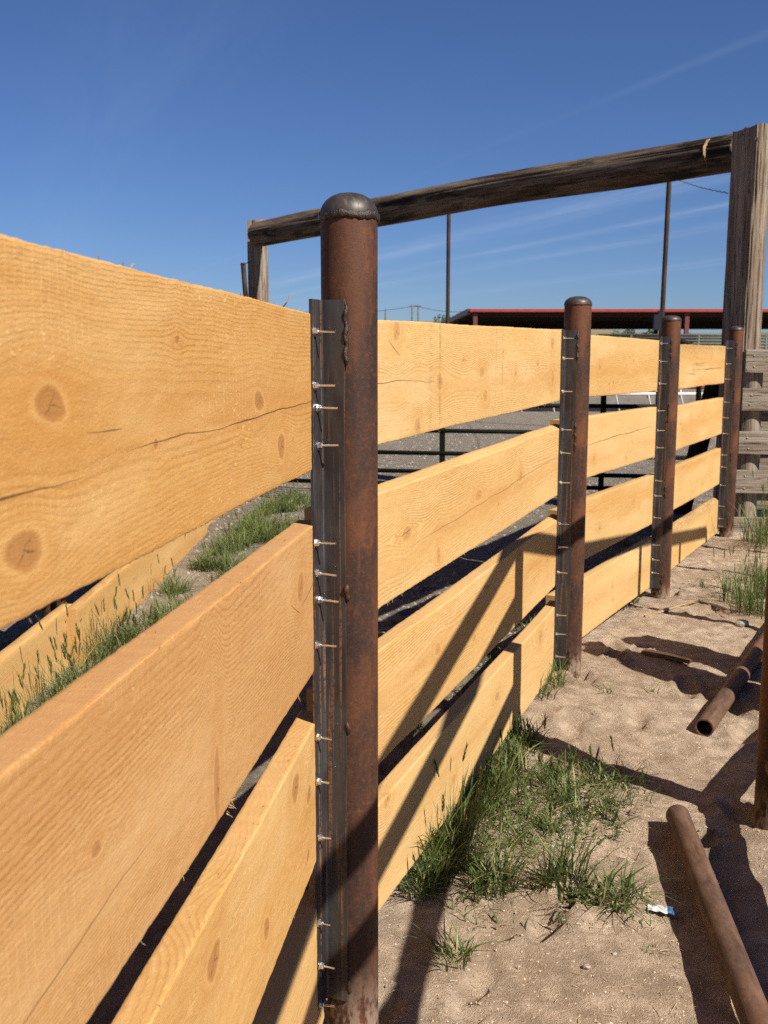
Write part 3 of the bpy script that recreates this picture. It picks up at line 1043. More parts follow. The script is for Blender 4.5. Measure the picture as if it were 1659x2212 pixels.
R_POST = 0.0572
POSTS = [  # plan, cap base z, cap top z, azimuth of the angle iron, offset of its flange
    dict(c=(-0.07, 2.145), zw=1.752, zt=1.797, az=20.0, n0=-0.035),
    dict(c=(0.825, 4.51), zw=1.690, zt=1.723, az=22.5, n0=-0.037),
    dict(c=(1.71, 6.30), zw=1.680, zt=1.709, az=25.0, n0=-0.040),
    dict(c=(2.864, 8.59), zw=1.676, zt=1.706, az=26.0, n0=-0.055),
]
BOLT_ROWS = [
    [716, 833, 881, 964, 1172, 1238, 1298, 1392, 1590, 1686, 1809.6, 1990, 2084.6, 2167],
    [v / 1.8517 for v in (1352, 1434, 1566, 1719, 1811, 1932, 2096.5, 2189, 2290.6, 2462.7, 2537, 2628)],
    [(1100 + v / 1.7068) / 1.8517 for v in (467, 590, 742, 927, 1063, 1180, 1405, 1508, 1658, 1845, 1945, 2035)],
    [(1100 + v / 1.7068) / 1.8517 for v in (500, 608, 710, 868, 975, 1083, 1230, 1312, 1437, 1580, 1665, 1717)],
]
ANGLE_Z = [(z_at(2165, 2.08), z_at(645, 2.05)), (0.10, z_at(712, 4.42)), (0.06, z_at(727, 6.22)), (0.05, z_at(735, 8.5))]

fence = empty('board_fence', (0.0, 2.2, 0.0),
              'new fir board fence bolted to domed rusty pipe posts, in the foreground', 'fence')

# shared bolt pieces, axis +X
def bolt_meshes():
    mb = MB()
    prof = []
    L = 0.044
    n = 16
    pts, rs = [], []
    for k in range(n * 2 + 1):
        pts.append((L * k / (2 * n), 0, 0))
        rs.append(0.0024 if k % 2 else 0.0029)
    mb.tube(pts, rs, 10)
    shaft = mb.mesh('bolt_shaft', True, math.radians(60))
    mb = MB()
    mb.tube([(0.0022, 0, 0), (0.0088, 0, 0)], 0.0070, 6)
    mb.tube([(0.0088, 0, 0), (0.0098, 0, 0)], [0.0060, 0.0046], 10)
    nut = mb.mesh('nut')
    mb = MB()
    mb.tube([(0.0002, 0, 0), (0.0022, 0, 0)], 0.0100, 16)
    wash = mb.mesh('washer')
    for me in (shaft, nut, wash):
        me.materials.append(M['zinc'])
    return shaft, nut, wash


SHAFT, NUT, WASHER = bolt_meshes()


def dome_profile(r, zw, zt):
    h = zt - zw
    pr = []
    for k in range(11):
        t = math.pi / 2 * k / 10
        pr.append((r * math.cos(t) ** 0.85 if k < 10 else 0.0, zw + h * math.sin(t)))
    return pr


def weld_ring(r, z, seed, amp=1.0):
    rr = random.Random(seed)
    mb = MB()
    pts, rs = [], []
    n = 90
    vs, fs = [], []
    seg = 7
    for i in range(n):
        t = 2 * math.pi * i / n
        w = 0.0042 * amp * (1 + 0.16 * math.sin(i * 1.3) + 0.14 * math.sin(i * 0.41 + 1) + 0.25 * (rr.random() - 0.5))
        c = Vector(((r + 0.0008) * math.cos(t), (r + 0.0008) * math.sin(t), z + 0.0015 * amp * math.sin(i * 0.37 + seed) + 0.001 * (rr.random() - 0.5)))
        e = Vector((math.cos(t), math.sin(t), 0))
        for k in range(seg):
            a = 2 * math.pi * k / seg
            vs.append(c + e * (w * 0.7 * math.cos(a)) + Vector((0, 0, w * 1.5 * math.sin(a))))
    for i in range(n):
        for k in range(seg):
            i2, k2 = (i + 1) % n, (k + 1) % seg
            fs.append((i * seg + k, i2 * seg + k, i2 * seg + k2, i * seg + k2))
    mb.add(vs, fs)
    return mb


def weld_line(p, z0, z1, seed, w0=0.005):
    rr = random.Random(seed)
    mb = MB()
    pts, rs = [], []
    n = max(6, int((z1 - z0) / 0.005))
    ph = rr.random() * 6
    for i in range(n + 1):
        t = i / n
        pts.append(p + Vector((0.0016 * math.sin(i * 0.9 + ph), 0.0012 * math.cos(i * 0.7), z0 + (z1 - z0) * t)))
        e = min(1, 6 * t, 6 * (1 - t)) if 0 < t < 1 else 0.15
        rs.append(w0 * (0.75 + 0.35 * abs(math.sin(i * 0.8 + ph)) + 0.25 * rr.random()) * max(e, 0.15))
    mb.tube(pts, rs, 8, True, 0.25)
    return mb


def build_post(P, i, root, detail=True):
    cx, cy = P['c']
    base = gz1(cx, cy) - 0.25
    C = Vector((cx, cy, 0))
    mb = MB()
    seg = 64 if i == 0 else 40
    prof = [(R_POST, base)]
    zz = base
    nst = 40
    for k in range(1, nst + 1):
        prof.append((R_POST, base + (P['zw'] - base) * k / nst))
    prof.append((0.0, P['zw'] + 0.001))
    mb.lathe(prof, seg, C)
    post = mb.build('post', M['rust_near' if i == 0 else 'rust'], root, loc=C, smooth=True, sharp=math.radians(40))
    zs = np.array([v.co.z for v in post.data.vertices])
    g0 = gz1(cx, cy)
    hgt = 0.15 if i == 0 else 0.07
    set_attr(post.data, 'dirt', np.clip(1.25 - (zs - g0) / hgt, 0, 1))
    m2 = MB()
    m2.lathe([(R_POST + 0.0012, P['zw'] - 0.006)] + [(r_ + (0.0012 if r_ > 0 else 0), z) for r_, z in dome_profile(R_POST, P['zw'], P['zt'])], seg, C)
    link = m2.build('cap', M['cap'], post, loc=C + Vector((0, 0, P['zw'])), smooth=True)
    w = weld_ring(R_POST, 0, 3 + i, 1.25 if i == 0 else 0.6)
    o = link_obj('weld_bead', new_mesh('weld_bead', w.v, w.f, True), M['weld'] if i == 0 else M['weld_rust'], post, C + Vector((0, 0, P['zw'] - 0.002)))
    # angle iron: one leg along the boards, the other welded to the pipe
    t, n = frame_vecs(P['az'])
    z0, z1 = ANGLE_Z[i]
    tb, th, la, lb = -0.0630, 0.0060, 0.046, 0.0
    n0 = P['n0']
    n1 = 0.013
    up = Vector((0, 0, 1))
    # profile in (t, n): inner corner rounded
    fr = 0.0055
    prof = [(tb + th, n0 - th), (tb - la, n0 - th), (tb - la, n0)]
    for k in range(6):
        a = math.pi / 2 * k / 5
        prof.append((tb - fr + fr * math.sin(a), n0 + fr - fr * math.cos(a)))
    prof += [(tb, n1), (tb + th, n1)]
    vs, fs = [], []
    nz = 24
    for k in range(nz + 1):
        z = z0 + (z1 - z0) * k / nz
        for (pt, pn) in prof:
            vs.append(C + t * pt + n * pn + up * z)
    m = len(prof)
    for k in range(nz):
        for j in range(m):
            j2 = (j + 1) % m
            fs.append((k * m + j, (k + 1) * m + j, (k + 1) * m + j2, k * m + j2))
    fs.append(tuple(range(m)))
    fs.append(tuple(nz * m + j for j in range(m))[::-1])
    mb = MB()
    mb.add(vs, fs)
    ang = mb.build('angle_iron', M['steel'], post, loc=C + Vector((0, 0, z0)), smooth=True, sharp=math.radians(35))
    bmod = None
    # weld beads down the edge of the angle
    if i == 0:
        runs = [(z_at(800, 2.08), z1 - 0.002, 0.0046), (z_at(1300, 2.08), z_at(1262, 2.08), 0.0055), (z_at(1590, 2.08), z_at(1560, 2.08), 0.0045), (z_at(2150, 2.08), z_at(2120, 2.08), 0.004)]
    else:
        H = z1 - z0
        runs = [(z1 - 0.14, z1, 0.005), (z1 - 0.52, z1 - 0.38, 0.005), (z0 + 0.55, z0 + 0.65, 0.005), (z0 + 0.02, z0 + 0.10, 0.005)]
    for k, (a, b, w0) in enumerate(runs):
        if b - a < 0.01:
            continue
        p = C + t * (tb + 0.003) + n * (n1 + 0.003)
        wl = weld_line(p, a, b, 10 * i + k, w0)
        wl.build('weld_bead', M['weld_rust'] if k else M['weld'], post, loc=p + Vector((0, 0, (a + b) / 2)), smooth=True)
    # bolts through the flange
    rot = (0, 0, math.atan2(n.y, n.x))
    for j, ypx in enumerate(BOLT_ROWS[i]):
        Yb = cy - 0.03 - 0.05
        zb = z_at(ypx, Yb)
        jt = random.uniform(-0.004, 0.004)
        if i == 0:
            jt += 0.006 * (1 if j in (2, 3, 6) else -1)
        p = C + t * (tb - 0.030 + jt) + n * n0 + up * zb
        bo = link_obj('bolt', SHAFT, None, root, p, rot)
        ln = 1.0 if (i > 0 or j < 8) else random.choice((0.62, 0.75, 0.8))
        bo.scale = (ln, 1, 1)
        tilt = random.uniform(-0.05, 0.05)
        bo.rotation_euler = (random.uniform(0, 6.28), tilt, rot[2] + random.uniform(-0.05, 0.05))
        nu = bpy.data.objects.new('nut', NUT)
        wa = bpy.data.objects.new('washer', WASHER)
        for q in (nu, wa):
            col.objects.link(q)
            q.parent = bo
            q.scale = (1 / ln, 1, 1)
    return post


for i, P in enumerate(POSTS):
    build_post(P, i, fence)

TH = 0.046


def nf(i, back=0.0, tt=-0.106):
    """plan point on the board face at post i; back = further behind the flange"""
    P = POSTS[i]
    t, n = frame_vecs(P['az'])
    C = Vector((P['c'][0], P['c'][1], 0))
    return C + t * tt + n * (P['n0'] - 0.0065 - back)


def extend(a, b, da, db):
    a, b = Vector((a[0], a[1])), Vector((b[0], b[1]))
    d = (b - a).normalized()
    return a - d * da, b + d * db


def stain_top(U, V, L, W):
    return np.clip((V / W - 0.72) / 0.28, 0, 1) * 0.9


def stain_marks(U, V, L, W):
    s = np.zeros(U.shape)
    for (u0, w, k) in ((0.78, 0.006, 0.9), (0.70, 0.012, 0.35), (1.44, 0.005, 0.9), (1.36, 0.004, 0.5)):
        s = np.maximum(s, k * np.exp(-((U - u0) / w) ** 2) * (0.4 + 0.6 * (vnoise(U * 0 + u0 * 9, V * 30, 5) > 0.45)))
    return s


def knot_field(seed, n, L, W, big=0.016):
    r = random.Random(seed)
    ks = []
    for _ in range(n):
        s = big * r.uniform(0.35, 1.0)
        ks.append((r.uniform(0.1, L - 0.1), r.uniform(0.04, W - 0.04), s * r.uniform(1.2, 2.0), s * r.uniform(0.8, 1.2)))
    return ks


# near panel: runs past the camera's left shoulder to the first visible post
e1 = Vector((-0.143, 2.055))
s0 = Vector((-0.297, 0.80))
A0, B0 = extend(s0, e1, 1.25, 0.075)
L0 = (B0 - A0).length


def u_of_Y(Y):
    return (Y - A0.y) / (B0.y - A0.y) * L0


uk = u_of_Y
boards0 = [
    # row 1: two large knots on the left, two at the post end, long checks
    dict(zt=(1.586, 1.558), w=0.306, seed=41, knots=[(uk(0.895), 0.172, 0.027, 0.0165), (uk(0.835), 0.055, 0.030, 0.019), (uk(1.63), 0.150, 0.030, 0.0155), (uk(1.785), 0.068, 0.030, 0.020),
                                                     (uk(1.16), 0.118, 0.008, 0.006), (uk(1.52), 0.088, 0.008, 0.004), (uk(0.3), 0.2, 0.03, 0.02), (uk(1.24), 0.235, 0.010, 0.005)],
         checks=[(uk(0.50), uk(0.96), 0.100, 0.0, 0.0010), (uk(0.965), uk(1.06), 0.140, 0.0, 0.0008), (uk(1.07), uk(2.14), 0.118, 0.012, 0.0010)],
         pith=(0.140, 0.105, 0.004, 0.004), sp=0.0042, mat='fir'),
    dict(zt=(1.162, 1.142), w=0.306, seed=42, knots=[(uk(1.93), 0.205, 0.030, 0.026), (uk(1.355), 0.052, 0.013, 0.058), (uk(0.95), 0.16, 0.012, 0.008)],
         checks=[(uk(1.93), uk(2.13), 0.165, 0.20, 0.0008), (uk(1.84), uk(1.925), 0.195, -0.4, 0.0010), (uk(0.6), uk(1.15), 0.085, 0.03, 0.0005)],
         pith=(0.40, 0.34, -0.02, 0.015), sp=0.0036, mat='fir_red'),
    dict(zt=(0.742, 0.726), w=0.300, seed=43, knots=[(uk(1.86), 0.245, 0.035, 0.026), (uk(1.99), 0.175, 0.020, 0.018), (uk(1.32), 0.225, 0.030, 0.024), (uk(1.62), 0.10, 0.018, 0.020), (uk(1.97), 0.055, 0.012, 0.012)],
         checks=[], pith=(0.42, 0.06, 0.03, 0.035), sp=0.0042, mat='fir'),
    dict(zt=(0.330, 0.318), w=0.300, seed=44, knots=[(uk(1.50), 0.20, 0.02, 0.016)], checks=[], pith=(0.1, 0.12, 0.02, 0.02), sp=0.005, mat='fir'),
]
for k, bd in enumerate(boards0):
    o = fir_board('board', fence, A0, B0, bd['zt'][0], bd['zt'][1], bd['w'], TH, bd['seed'], 0.0065, 0.0052, M[bd['mat']],
                  bd['knots'], bd['checks'], bd['pith'], bd['sp'], 1.0)

rows_z = [
    [(1.556, 1.582), (1.146, 1.180), (0.736, 0.784), (0.332, 0.392)],
    [(1.574, 1.560), (1.188, 1.166), (0.782, 0.760), (0.384, 0.368)],
    [(1.546, 1.543), (1.137, 1.132), (0.728, 0.718), (0.312, 0.306)],
]
panels = [
    (Vector((-0.131, 2.23)), nf(1), 0.0, 0.10),
    (nf(1, 0.050, 0.12), nf(2), 0.0, 0.09),
    (nf(2, 0.052, 0.12), nf(3), 0.0, 0.085),
]
fir_cycle = ['fir', 'fir', 'fir', 'fir']
for p, (a, b, da, db) in enumerate(panels):
    a2, b2 = extend(a, b, da, db)
    L = (b2 - a2).length
    du = (0.008, 0.014, 0.02)[p]
    dv = (0.0065, 0.010, 0.014)[p]
    for k in range(4):
        zt0, zt1 = rows_z[p][k]
        seed = 60 + 10 * p + k
        kn = knot_field(seed, 6 if p == 0 else 5, L, 0.3, 0.017)
        ch = []
        st = None
        pith, sp, wane = None, 0.006, 0.0
        if p == 0 and k == 0:
            kn = [(0.78, 0.135, 0.030, 0.022), (0.44, 0.270, 0.022, 0.026), (0.60, 0.022, 0.022, 0.026), (1.20, 0.150, 0.026, 0.018), (1.24, 0.075, 0.022, 0.022), (1.62, 0.135, 0.016, 0.013), (2.2, 0.24, 0.035, 0.024), (2.22, 0.10, 0.026, 0.03), (1.0, 0.19, 0.010, 0.006), (1.45, 0.21, 0.010, 0.006), (1.95, 0.16, 0.012, 0.008)]
            st = stain_marks
            pith, sp = (0.125, 0.075, -0.010, 0.006), 0.0048
            ch = [(0.38, 0.47, 0.250, -0.5, 0.0010), (0.0, 0.75, 0.152, -0.02, 0.0006)]
        if p == 0 and k == 1:
            kn = [(0.52, 0.155, 0.032, 0.021), (1.18, 0.165, 0.032, 0.019), (1.72, 0.16, 0.026, 0.018), (0.78, 0.045, 0.020, 0.026), (2.42, 0.20, 0.022, 0.014), (1.42, 0.10, 0.012, 0.008)]
            ch = [(0.5, 2.3, 0.11, 0.032, 0.0006), (0.47, 0.56, 0.155, 0.1, 0.0010)]
            pith, sp, wane = (0.11, 0.10, 0.02, 0.006), 0.0058, 0.02
        if p == 0 and k == 2:
            kn = [(0.78, 0.17, 0.028, 0.017), (1.72, 0.27, 0.035, 0.035), (1.15, 0.1, 0.020, 0.012), (2.2, 0.15, 0.022, 0.014), (1.3, 0.24, 0.020, 0.011)]
            wane = 0.012
        if p == 0 and k == 3:
            kn = [(0.38, 0.285, 0.024, 0.024), (1.45, 0.20, 0.028, 0.017), (2.1, 0.24, 0.028, 0.035), (0.95, 0.1, 0.020, 0.015)]
        if p == 2 and k == 0:
            st = stain_top
            kn = [(1.12, 0.125, 0.014, 0.024), (1.78, 0.20, 0.012, 0.03)]
            ch = [(1.0, 1.55, 0.16, 0.0, 0.0018), (1.2, 2.3, 0.12, 0.0, 0.0020), (0.9, 1.2, 0.10, -0.02, 0.0015)]
        if p == 2 and k == 3:
            st = stain_top
            wane = 0.05
        if p == 1 and k == 1:
            ch = [(0.3, 1.7, 0.16, 0.02, 0.0012)]
        fir_board('board', fence, a2, b2, zt0, zt1, 0.297 if k else 0.296, TH, seed, du, dv, M['fir_pale'], kn, ch, pith, sp, 1.2, st, wane)


def build_splinters():
    r = random.Random(77)
    mb = MB()

    def edge(a, b, z0, z1, n, lo, hi, off=0.0):
        for _ in range(n):
            t = r.random()
            p = Vector((a[0] + (b[0] - a[0]) * t, a[1] + (b[1] - a[1]) * t, z0 + (z1 - z0) * t))
            nrm = Vector((b[1] - a[1], -(b[0] - a[0]), 0)).normalized()
            p += nrm * 0.0005 - nrm * (r.random() * 0.03 if off else 0)
            ln = r.uniform(lo, hi)
            d = (nrm * r.uniform(-0.1, 0.7) + Vector((b[0] - a[0], b[1] - a[1], 0)).normalized() * r.uniform(-1, 1) + Vector((0, 0, off * r.uniform(0.3, 1.0)))).normalized()
            e = Vector((r.uniform(-1, 1), r.uniform(-1, 1), r.uniform(-1, 1))) * 0.5
            mb.tube([p - d * 0.002, p + d * ln * 0.55, p + d * ln * 0.55 + (d + e).normalized() * ln * 0.45], [0.0006, 0.00045, 0.0002], 4, False)
    for bd in boards0:
        edge(A0, B0, bd['zt'][0] - bd['w'], bd['zt'][1] - bd['w'], 70, 0.003, 0.012, -1)
        edge(A0, B0, bd['zt'][0], bd['zt'][1], 30, 0.003, 0.009, 1)
    for k in range(4):
        a, b = extend(panels[0][0], panels[0][1], 0, 0.1)
        z0, z1 = rows_z[0][k]
        edge(a, b, z0 - 0.297, z1 - 0.297, 40, 0.003, 0.012, -1)
    # one long curled sliver on top of the near board
    p = at(596, 657, 1.86)
    p.z = 1.556
    q = at(622, 640, 1.86)
    mb.tube([p, p + Vector((0.010, 0.01, 0.004)), q + Vector((-0.002, 0, -0.010)), q + Vector((0.003, 0, 0.004))], [0.0016, 0.0015, 0.0013, 0.0006], 5)
    # torn tuft under row 2
    for _ in range(9):
        c = Vector((A0.x + (B0.x - A0.x) * uk(1.40) / L0, 1.40, 1.148 - 0.306 + 0.002))
        c += Vector((0.003, r.uniform(-0.03, 0.035), 0))
        d = Vector((r.uniform(0, 1), r.uniform(-0.8, 1), r.uniform(-0.9, 0.0))).normalized()
        mb.tube([c, c + d * 0.006, c + d * 0.010 + Vector((0, 0, r.uniform(-0.004, 0.002)))], [0.0008, 0.0005, 0.0002], 4)
    o = mb.build('splinters', M['freshcut'], fence)
    o['kind'] = 'stuff'


build_splinters()


# ------------------------------------------------------------------ left alley fence
def build_left_fence():
    root = empty('board_fence', (-1.5, 5.0, 0.0),
                 'new fir board fence behind tall grass, seen through the gap at left', 'fence')
    xs = -1.46
    segs = [((xs - 0.055, 1.2), (xs - 0.05, 4.92)), ((xs, 4.82), (xs - 0.02, 8.6)), ((xs - 0.07, 8.5), (xs - 0.05, 11.0))]
    for s, (a, b) in enumerate(segs):
        for k, zt in enumerate((1.56, 1.15, 0.735, 0.285)):
            fir_board('board', root, a, b, zt, zt, 0.30, 0.05, 120 + s * 4 + k, 0.05, 0.025, M['fir'],
                      knot_field(300 + s * 4 + k, 5, (Vector(b) - Vector(a)).length, 0.3, 0.02), [], None, 0.007, 1.0)
    for y in (4.97, 8.62):
        c = Vector((xs - 0.16, y, 0))
        mb = MB()
        mb.lathe([(R_POST, -0.2), (R_POST, 1.68), (R_POST * 0.85, 1.70), (R_POST * 0.5, 1.715), (0, 1.72)], 24, c)
        mb.build('post', M['rust'], root, loc=c, smooth=True, sharp=math.radians(50))
        mb = MB()
        mb.box(c + Vector((0.055, -0.075, 0.85)), (0.003, 0.025, 0.8))
        mb.box(c + Vector((0.030, -0.050, 0.85)), (0.022, 0.003, 0.8))
        mb.build('angle_iron', M['steel'], root, loc=c)
        for zt in (1.5, 1.3, 1.1, 0.9, 0.68, 0.5, 0.22, 0.08):
            bo = link_obj('bolt', NUT, None, root, (xs + 0.001 if y < 5 else xs - 0.02, y - 0.10 if y < 5 else y - 0.1, zt), (0, 0, 0))
            bo.scale = (0.6, 1, 1)
        if y < 5:
            for zt in (0.235, 0.09):
                link_obj('bolt', NUT, None, root, (xs - 0.051, y - 0.17, zt), (0, 0, 0))


build_left_fence()


# ------------------------------------------------------------------ timber gateway
def log_mesh(p0, p1, r0, r1, seed, seg=48, nl=40, lump=0.05, grooves=14, local_axis='z', tilt_top=0.0, facet=None, cut=None, bend=0.0):
    """lumpy split log between two points; mesh built along local Z, returns (mesh, location, rotation)"""
    p0, p1 = Vector(p0), Vector(p1)
    L = (p1 - p0).length
    rr = np.random.default_rng(seed)
    ga = rr.uniform(0, 2 * math.pi, grooves)
    gw = rr.uniform(0.015, 0.035, grooves)
    gd = rr.uniform(0.02, 0.10, grooves)
    vs, fs = [], []
    for i in range(nl + 1):
        t = i / nl
        r = r0 + (r1 - r0) * t
        for k in range(seg):
            a = 2 * math.pi * k / seg
            q = r * (1 + lump * (float(vnoise(math.cos(a) * 1.3 + 5 + t * 2, math.sin(a) * 1.3 + t * 3, seed)) - 0.5) * 2)
            for g_, w_, d_ in zip(ga, gw, gd):
                tw = g_ + 0.35 * math.sin(t * 3 + g_ * 5) * 0.4
                da = (a - tw + math.pi) % (2 * math.pi) - math.pi
                if abs(da) < w_ * 3:
                    q -= r * d_ * math.exp(-(da / w_) ** 2)
            if facet is not None:
                fa, fh = facet
                cc = math.cos(a - fa + 0.05 * math.sin(t * 5))
                if cc > 0.05 and q * cc > fh * r:
                    q = fh * r / cc * (1 + 0.012 * (float(vnoise(a * 9, t * 4, seed + 6)) - 0.5)) - r * 0.02 * float(vnoise(a * 22, t * 1.2, seed + 8))
            z = L * t
            if i == nl and tilt_top:
                z += tilt_top * (float(vnoise(a * 4, 0.3, seed + 2)) - 0.5) - tilt_top * 0.8 * math.cos(a - 2.6)
            if cut is not None and i >= nl - 1:
                z = L * (1 if i == nl else 0.995) + q * (math.cos(a) * cut[0] + math.sin(a) * cut[1]) - (0.01 if i < nl else 0)
            bx = bend * (math.sin(math.pi * t) + 0.35 * math.sin(3.3 * math.pi * t + 1) * math.sin(math.pi * t))
            if local_axis == 'z':
                vs.append((q * math.cos(a), q * math.sin(a), z))
            else:
                vs.append((z, q * math.cos(a), q * math.sin(a) + bx))
    for i in range(nl):
        for k in range(seg):
            k2 = (k + 1) % seg
            fs.append((i * seg + k, i * seg + k2, (i + 1) * seg + k2, (i + 1) * seg + k))
    fs.append(tuple(range(seg))[::-1])
    fs.append(tuple(nl * seg + k for k in range(seg)))
    me = new_mesh('log', vs, fs, True)
    me.set_sharp_from_angle(angle=math.radians(45))
    d = (p1 - p0).normalized()
    q = Vector((0, 0, 1)).rotation_difference(d) if local_axis == 'z' else Vector((1, 0, 0)).rotation_difference(d)
    return me, p0, q.to_euler()


def build_gateway():
    YR, YL = 9.15, 15.5
    pr = at(1611, 500, YR)
    pl = at(560, 560, YL)
    zr, zl = z_at(278, YR), z_at(478, YL)
    root = empty('timber_gateway', (pr.x, pr.y, 0), 'tall weathered timber gateway, a log beam across two posts', 'gateway')
    me, loc, rot = log_mesh((pr.x, pr.y, -0.3), (pr.x + 0.012, pr.y, zr), 0.166, 0.157, 3, 96, 60, 0.03, 22, 'z', 0.02, (math.atan2(-0.5, -0.86), 0.62))
    post = link_obj('post', me, M['timber'], root, loc, rot)
    me, loc, rot = log_mesh((pl.x, pl.y, -0.3), (pl.x - 0.01, pl.y, zl), 0.145, 0.135, 4, 48, 40, 0.04, 14, 'z', 0.02)
    link_obj('post', me, M['timber'], root, loc, rot)
    # strip nailed to the left post
    mb = MB()
    d = at(541, 560, YL - 0.06)
    mb.box(Vector((d.x, d.y, zl / 2)), (0.035, 0.05, zl / 2))
    mb.build('strip', M['timber'], root, loc=Vector((d.x, d.y, 0)))
    a = at(1598, 327, YR + 0.33)
    b = at(556, 506, YL - 0.30)
    dirv = (a - b).normalized()
    side = dirv.cross(Vector((0, 0, 1))).normalized()
    me, loc, rot = log_mesh(b, a, 0.172, 0.168, 7, 80, 140, 0.08, 16, 'x', 0.0, None, None, 0.03)
    beam = link_obj('beam', me, M['beam'], root, loc, rot)
    a = a - dirv * 0.24                                  # pale split near its right end
    mb = MB()
    vs = []
    for (u, z, o) in ((-0.016, 0.12, 0.158), (0.010, 0.130, 0.157), (0.006, -0.02, 0.160), (0.003, -0.12, 0.148), (-0.004, -0.02, 0.161), (-0.018, 0.06, 0.161)):
        vs.append(a + dirv * u + Vector((0, 0, z)) + side * (o + 0.022) * math.sqrt(max(0.1, 1 - (z / 0.17) ** 2)))
    vs += [v - side * 0.05 for v in vs]
    fs = [(0, 1, 2, 4, 5), (2, 3, 4)] + [(k, k + 6, (k + 1) % 6 + 6, (k + 1) % 6) for k in range(6)]
    mb.add(vs, fs)
    mb.build('split_end', M['freshcut'], root, loc=a)
    # bolts at the head of the right post
    for (xp, yp) in ((1602, 287), (1635, 301)):
        p = at(xp, yp, YR - 0.165)
        d = (Vector((p.x, p.y, 0)) - Vector((pr.x, pr.y, 0))).normalized()
        for me_, s in ((WASHER, 1.7), (NUT, 1.2)):
            me_ = me_.copy()
            me_.materials[0] = M['wire']
            o = link_obj('bolt' if s < 1.5 else 'washer', me_, None, root, Vector((pr.x, pr.y, p.z)) + d * 0.160, (0, 0, math.atan2(d.y, d.x)))
            o.scale = (s * 1.4, s, s)
    return pr


PR = build_gateway()


def build_brace():
    # leaning dark brace behind the last panel
    a = at(1469, 1112, 9.75)
    a.z = -0.05
    b = at(1553, 800, 9.40)
    me, loc, rot = log_mesh(a, b, 0.085, 0.085, 12, 24, 16, 0.05, 8)
    o = link_obj('timber_brace', me, M['brace_shade'], None, loc, rot)
    tag(o, 'dark leaning brace propped against the gateway post behind the last boards', 'brace')


build_brace()


# ------------------------------------------------------------------ old plank fence on the right
def build_old_fence():
    root = empty('plank_fence', (3.1, 8.85, 0), 'weathered grey plank fence with screws, right of the last rusty post', 'fence')
    x0 = at(1600, 1000, 8.78).x
    x1 = 6.6
    r = random.Random(3)
    tops = [(1.515, 1.328), (1.194, 1.011), (0.835, 0.644), (0.505, 0.312), (0.100, -0.12)]

    def plank(xa, ya, xb, yb, zt, zb, th, seed):
        L = math.hypot(xb - xa, yb - ya)
        n = 30
        vs, fs = [], []
        for i in range(n + 1):
            t = i / n
            et = (float(fbm(t * 12, 0.2, seed, 3)) - 0.5) * 0.012
            eb = (float(fbm(t * 12, 4.2, seed + 1, 3)) - 0.5) * 0.012
            for (dz, dy) in ((zb + eb, 0), (zt + et - 0.004, 0), (zt + et, 0.004), (zt + et, th), (zb + eb, th)):
                vs.append((L * t, dy + (float(vnoise(t * 8, dz * 4, seed)) - 0.5) * 0.003, dz))
        m = 5
        for i in range(n):
            for k in range(m):
                k2 = (k + 1) % m
                fs.append((i * m + k, (i + 1) * m + k, (i + 1) * m + k2, i * m + k2))
        fs.append(tuple(range(m)))
        fs.append(tuple(n * m + k for k in range(m))[::-1])
        me = new_mesh('plank', vs, fs)
        return link_obj('plank', me, M['oldboard'], root, (xa, ya, 0), (0, 0, math.atan2(yb - ya, xb - xa)))
    slope = -0.04
    for k, (zt, zb) in enumerate(tops):
        xs = x0 - 0.012 * k
        plank(xs, 8.78, x1, 8.78 + slope * (x1 - x0), zt, zb, 0.04, 20 + k)
        for zs in ((zt - 0.05, zb + 0.045) if k < 4 else ()):
            for px_ in (1618 - 3 * k, ):
                p = at(px_ + r.uniform(-2, 3), 1000, 8.775)
                mb = MB()
                mb.lathe([(0.008, 0), (0.008, 0.002), (0.005, 0.004), (0, 0.0045)], 10)
                o = link_obj('screw', mb.mesh('screw'), M['brass'], root, (p.x, 8.776, zs + r.uniform(-0.01, 0.01)), (math.pi / 2, 0, 0))
    for k in range(4):
        zt = tops[k][1] + 0.012
        plank(x0 + 0.02, 9.06, x1, 9.06 + slope * (x1 - x0), zt - 0.005, zt - 0.20, 0.04, 40 + k)
    pxs = at(1612, 1000, 8.92).x
    for xx in (pxs, pxs + 1.9):
        me, loc, rot = log_mesh((xx, 8.935 + slope * (xx - x0), -0.3), (xx, 8.935 + slope * (xx - x0), 1.50), 0.108, 0.104, 31, 40, 20, 0.04, 12)
        link_obj('post', me, M['timber'], root, loc, rot)


build_old_fence()


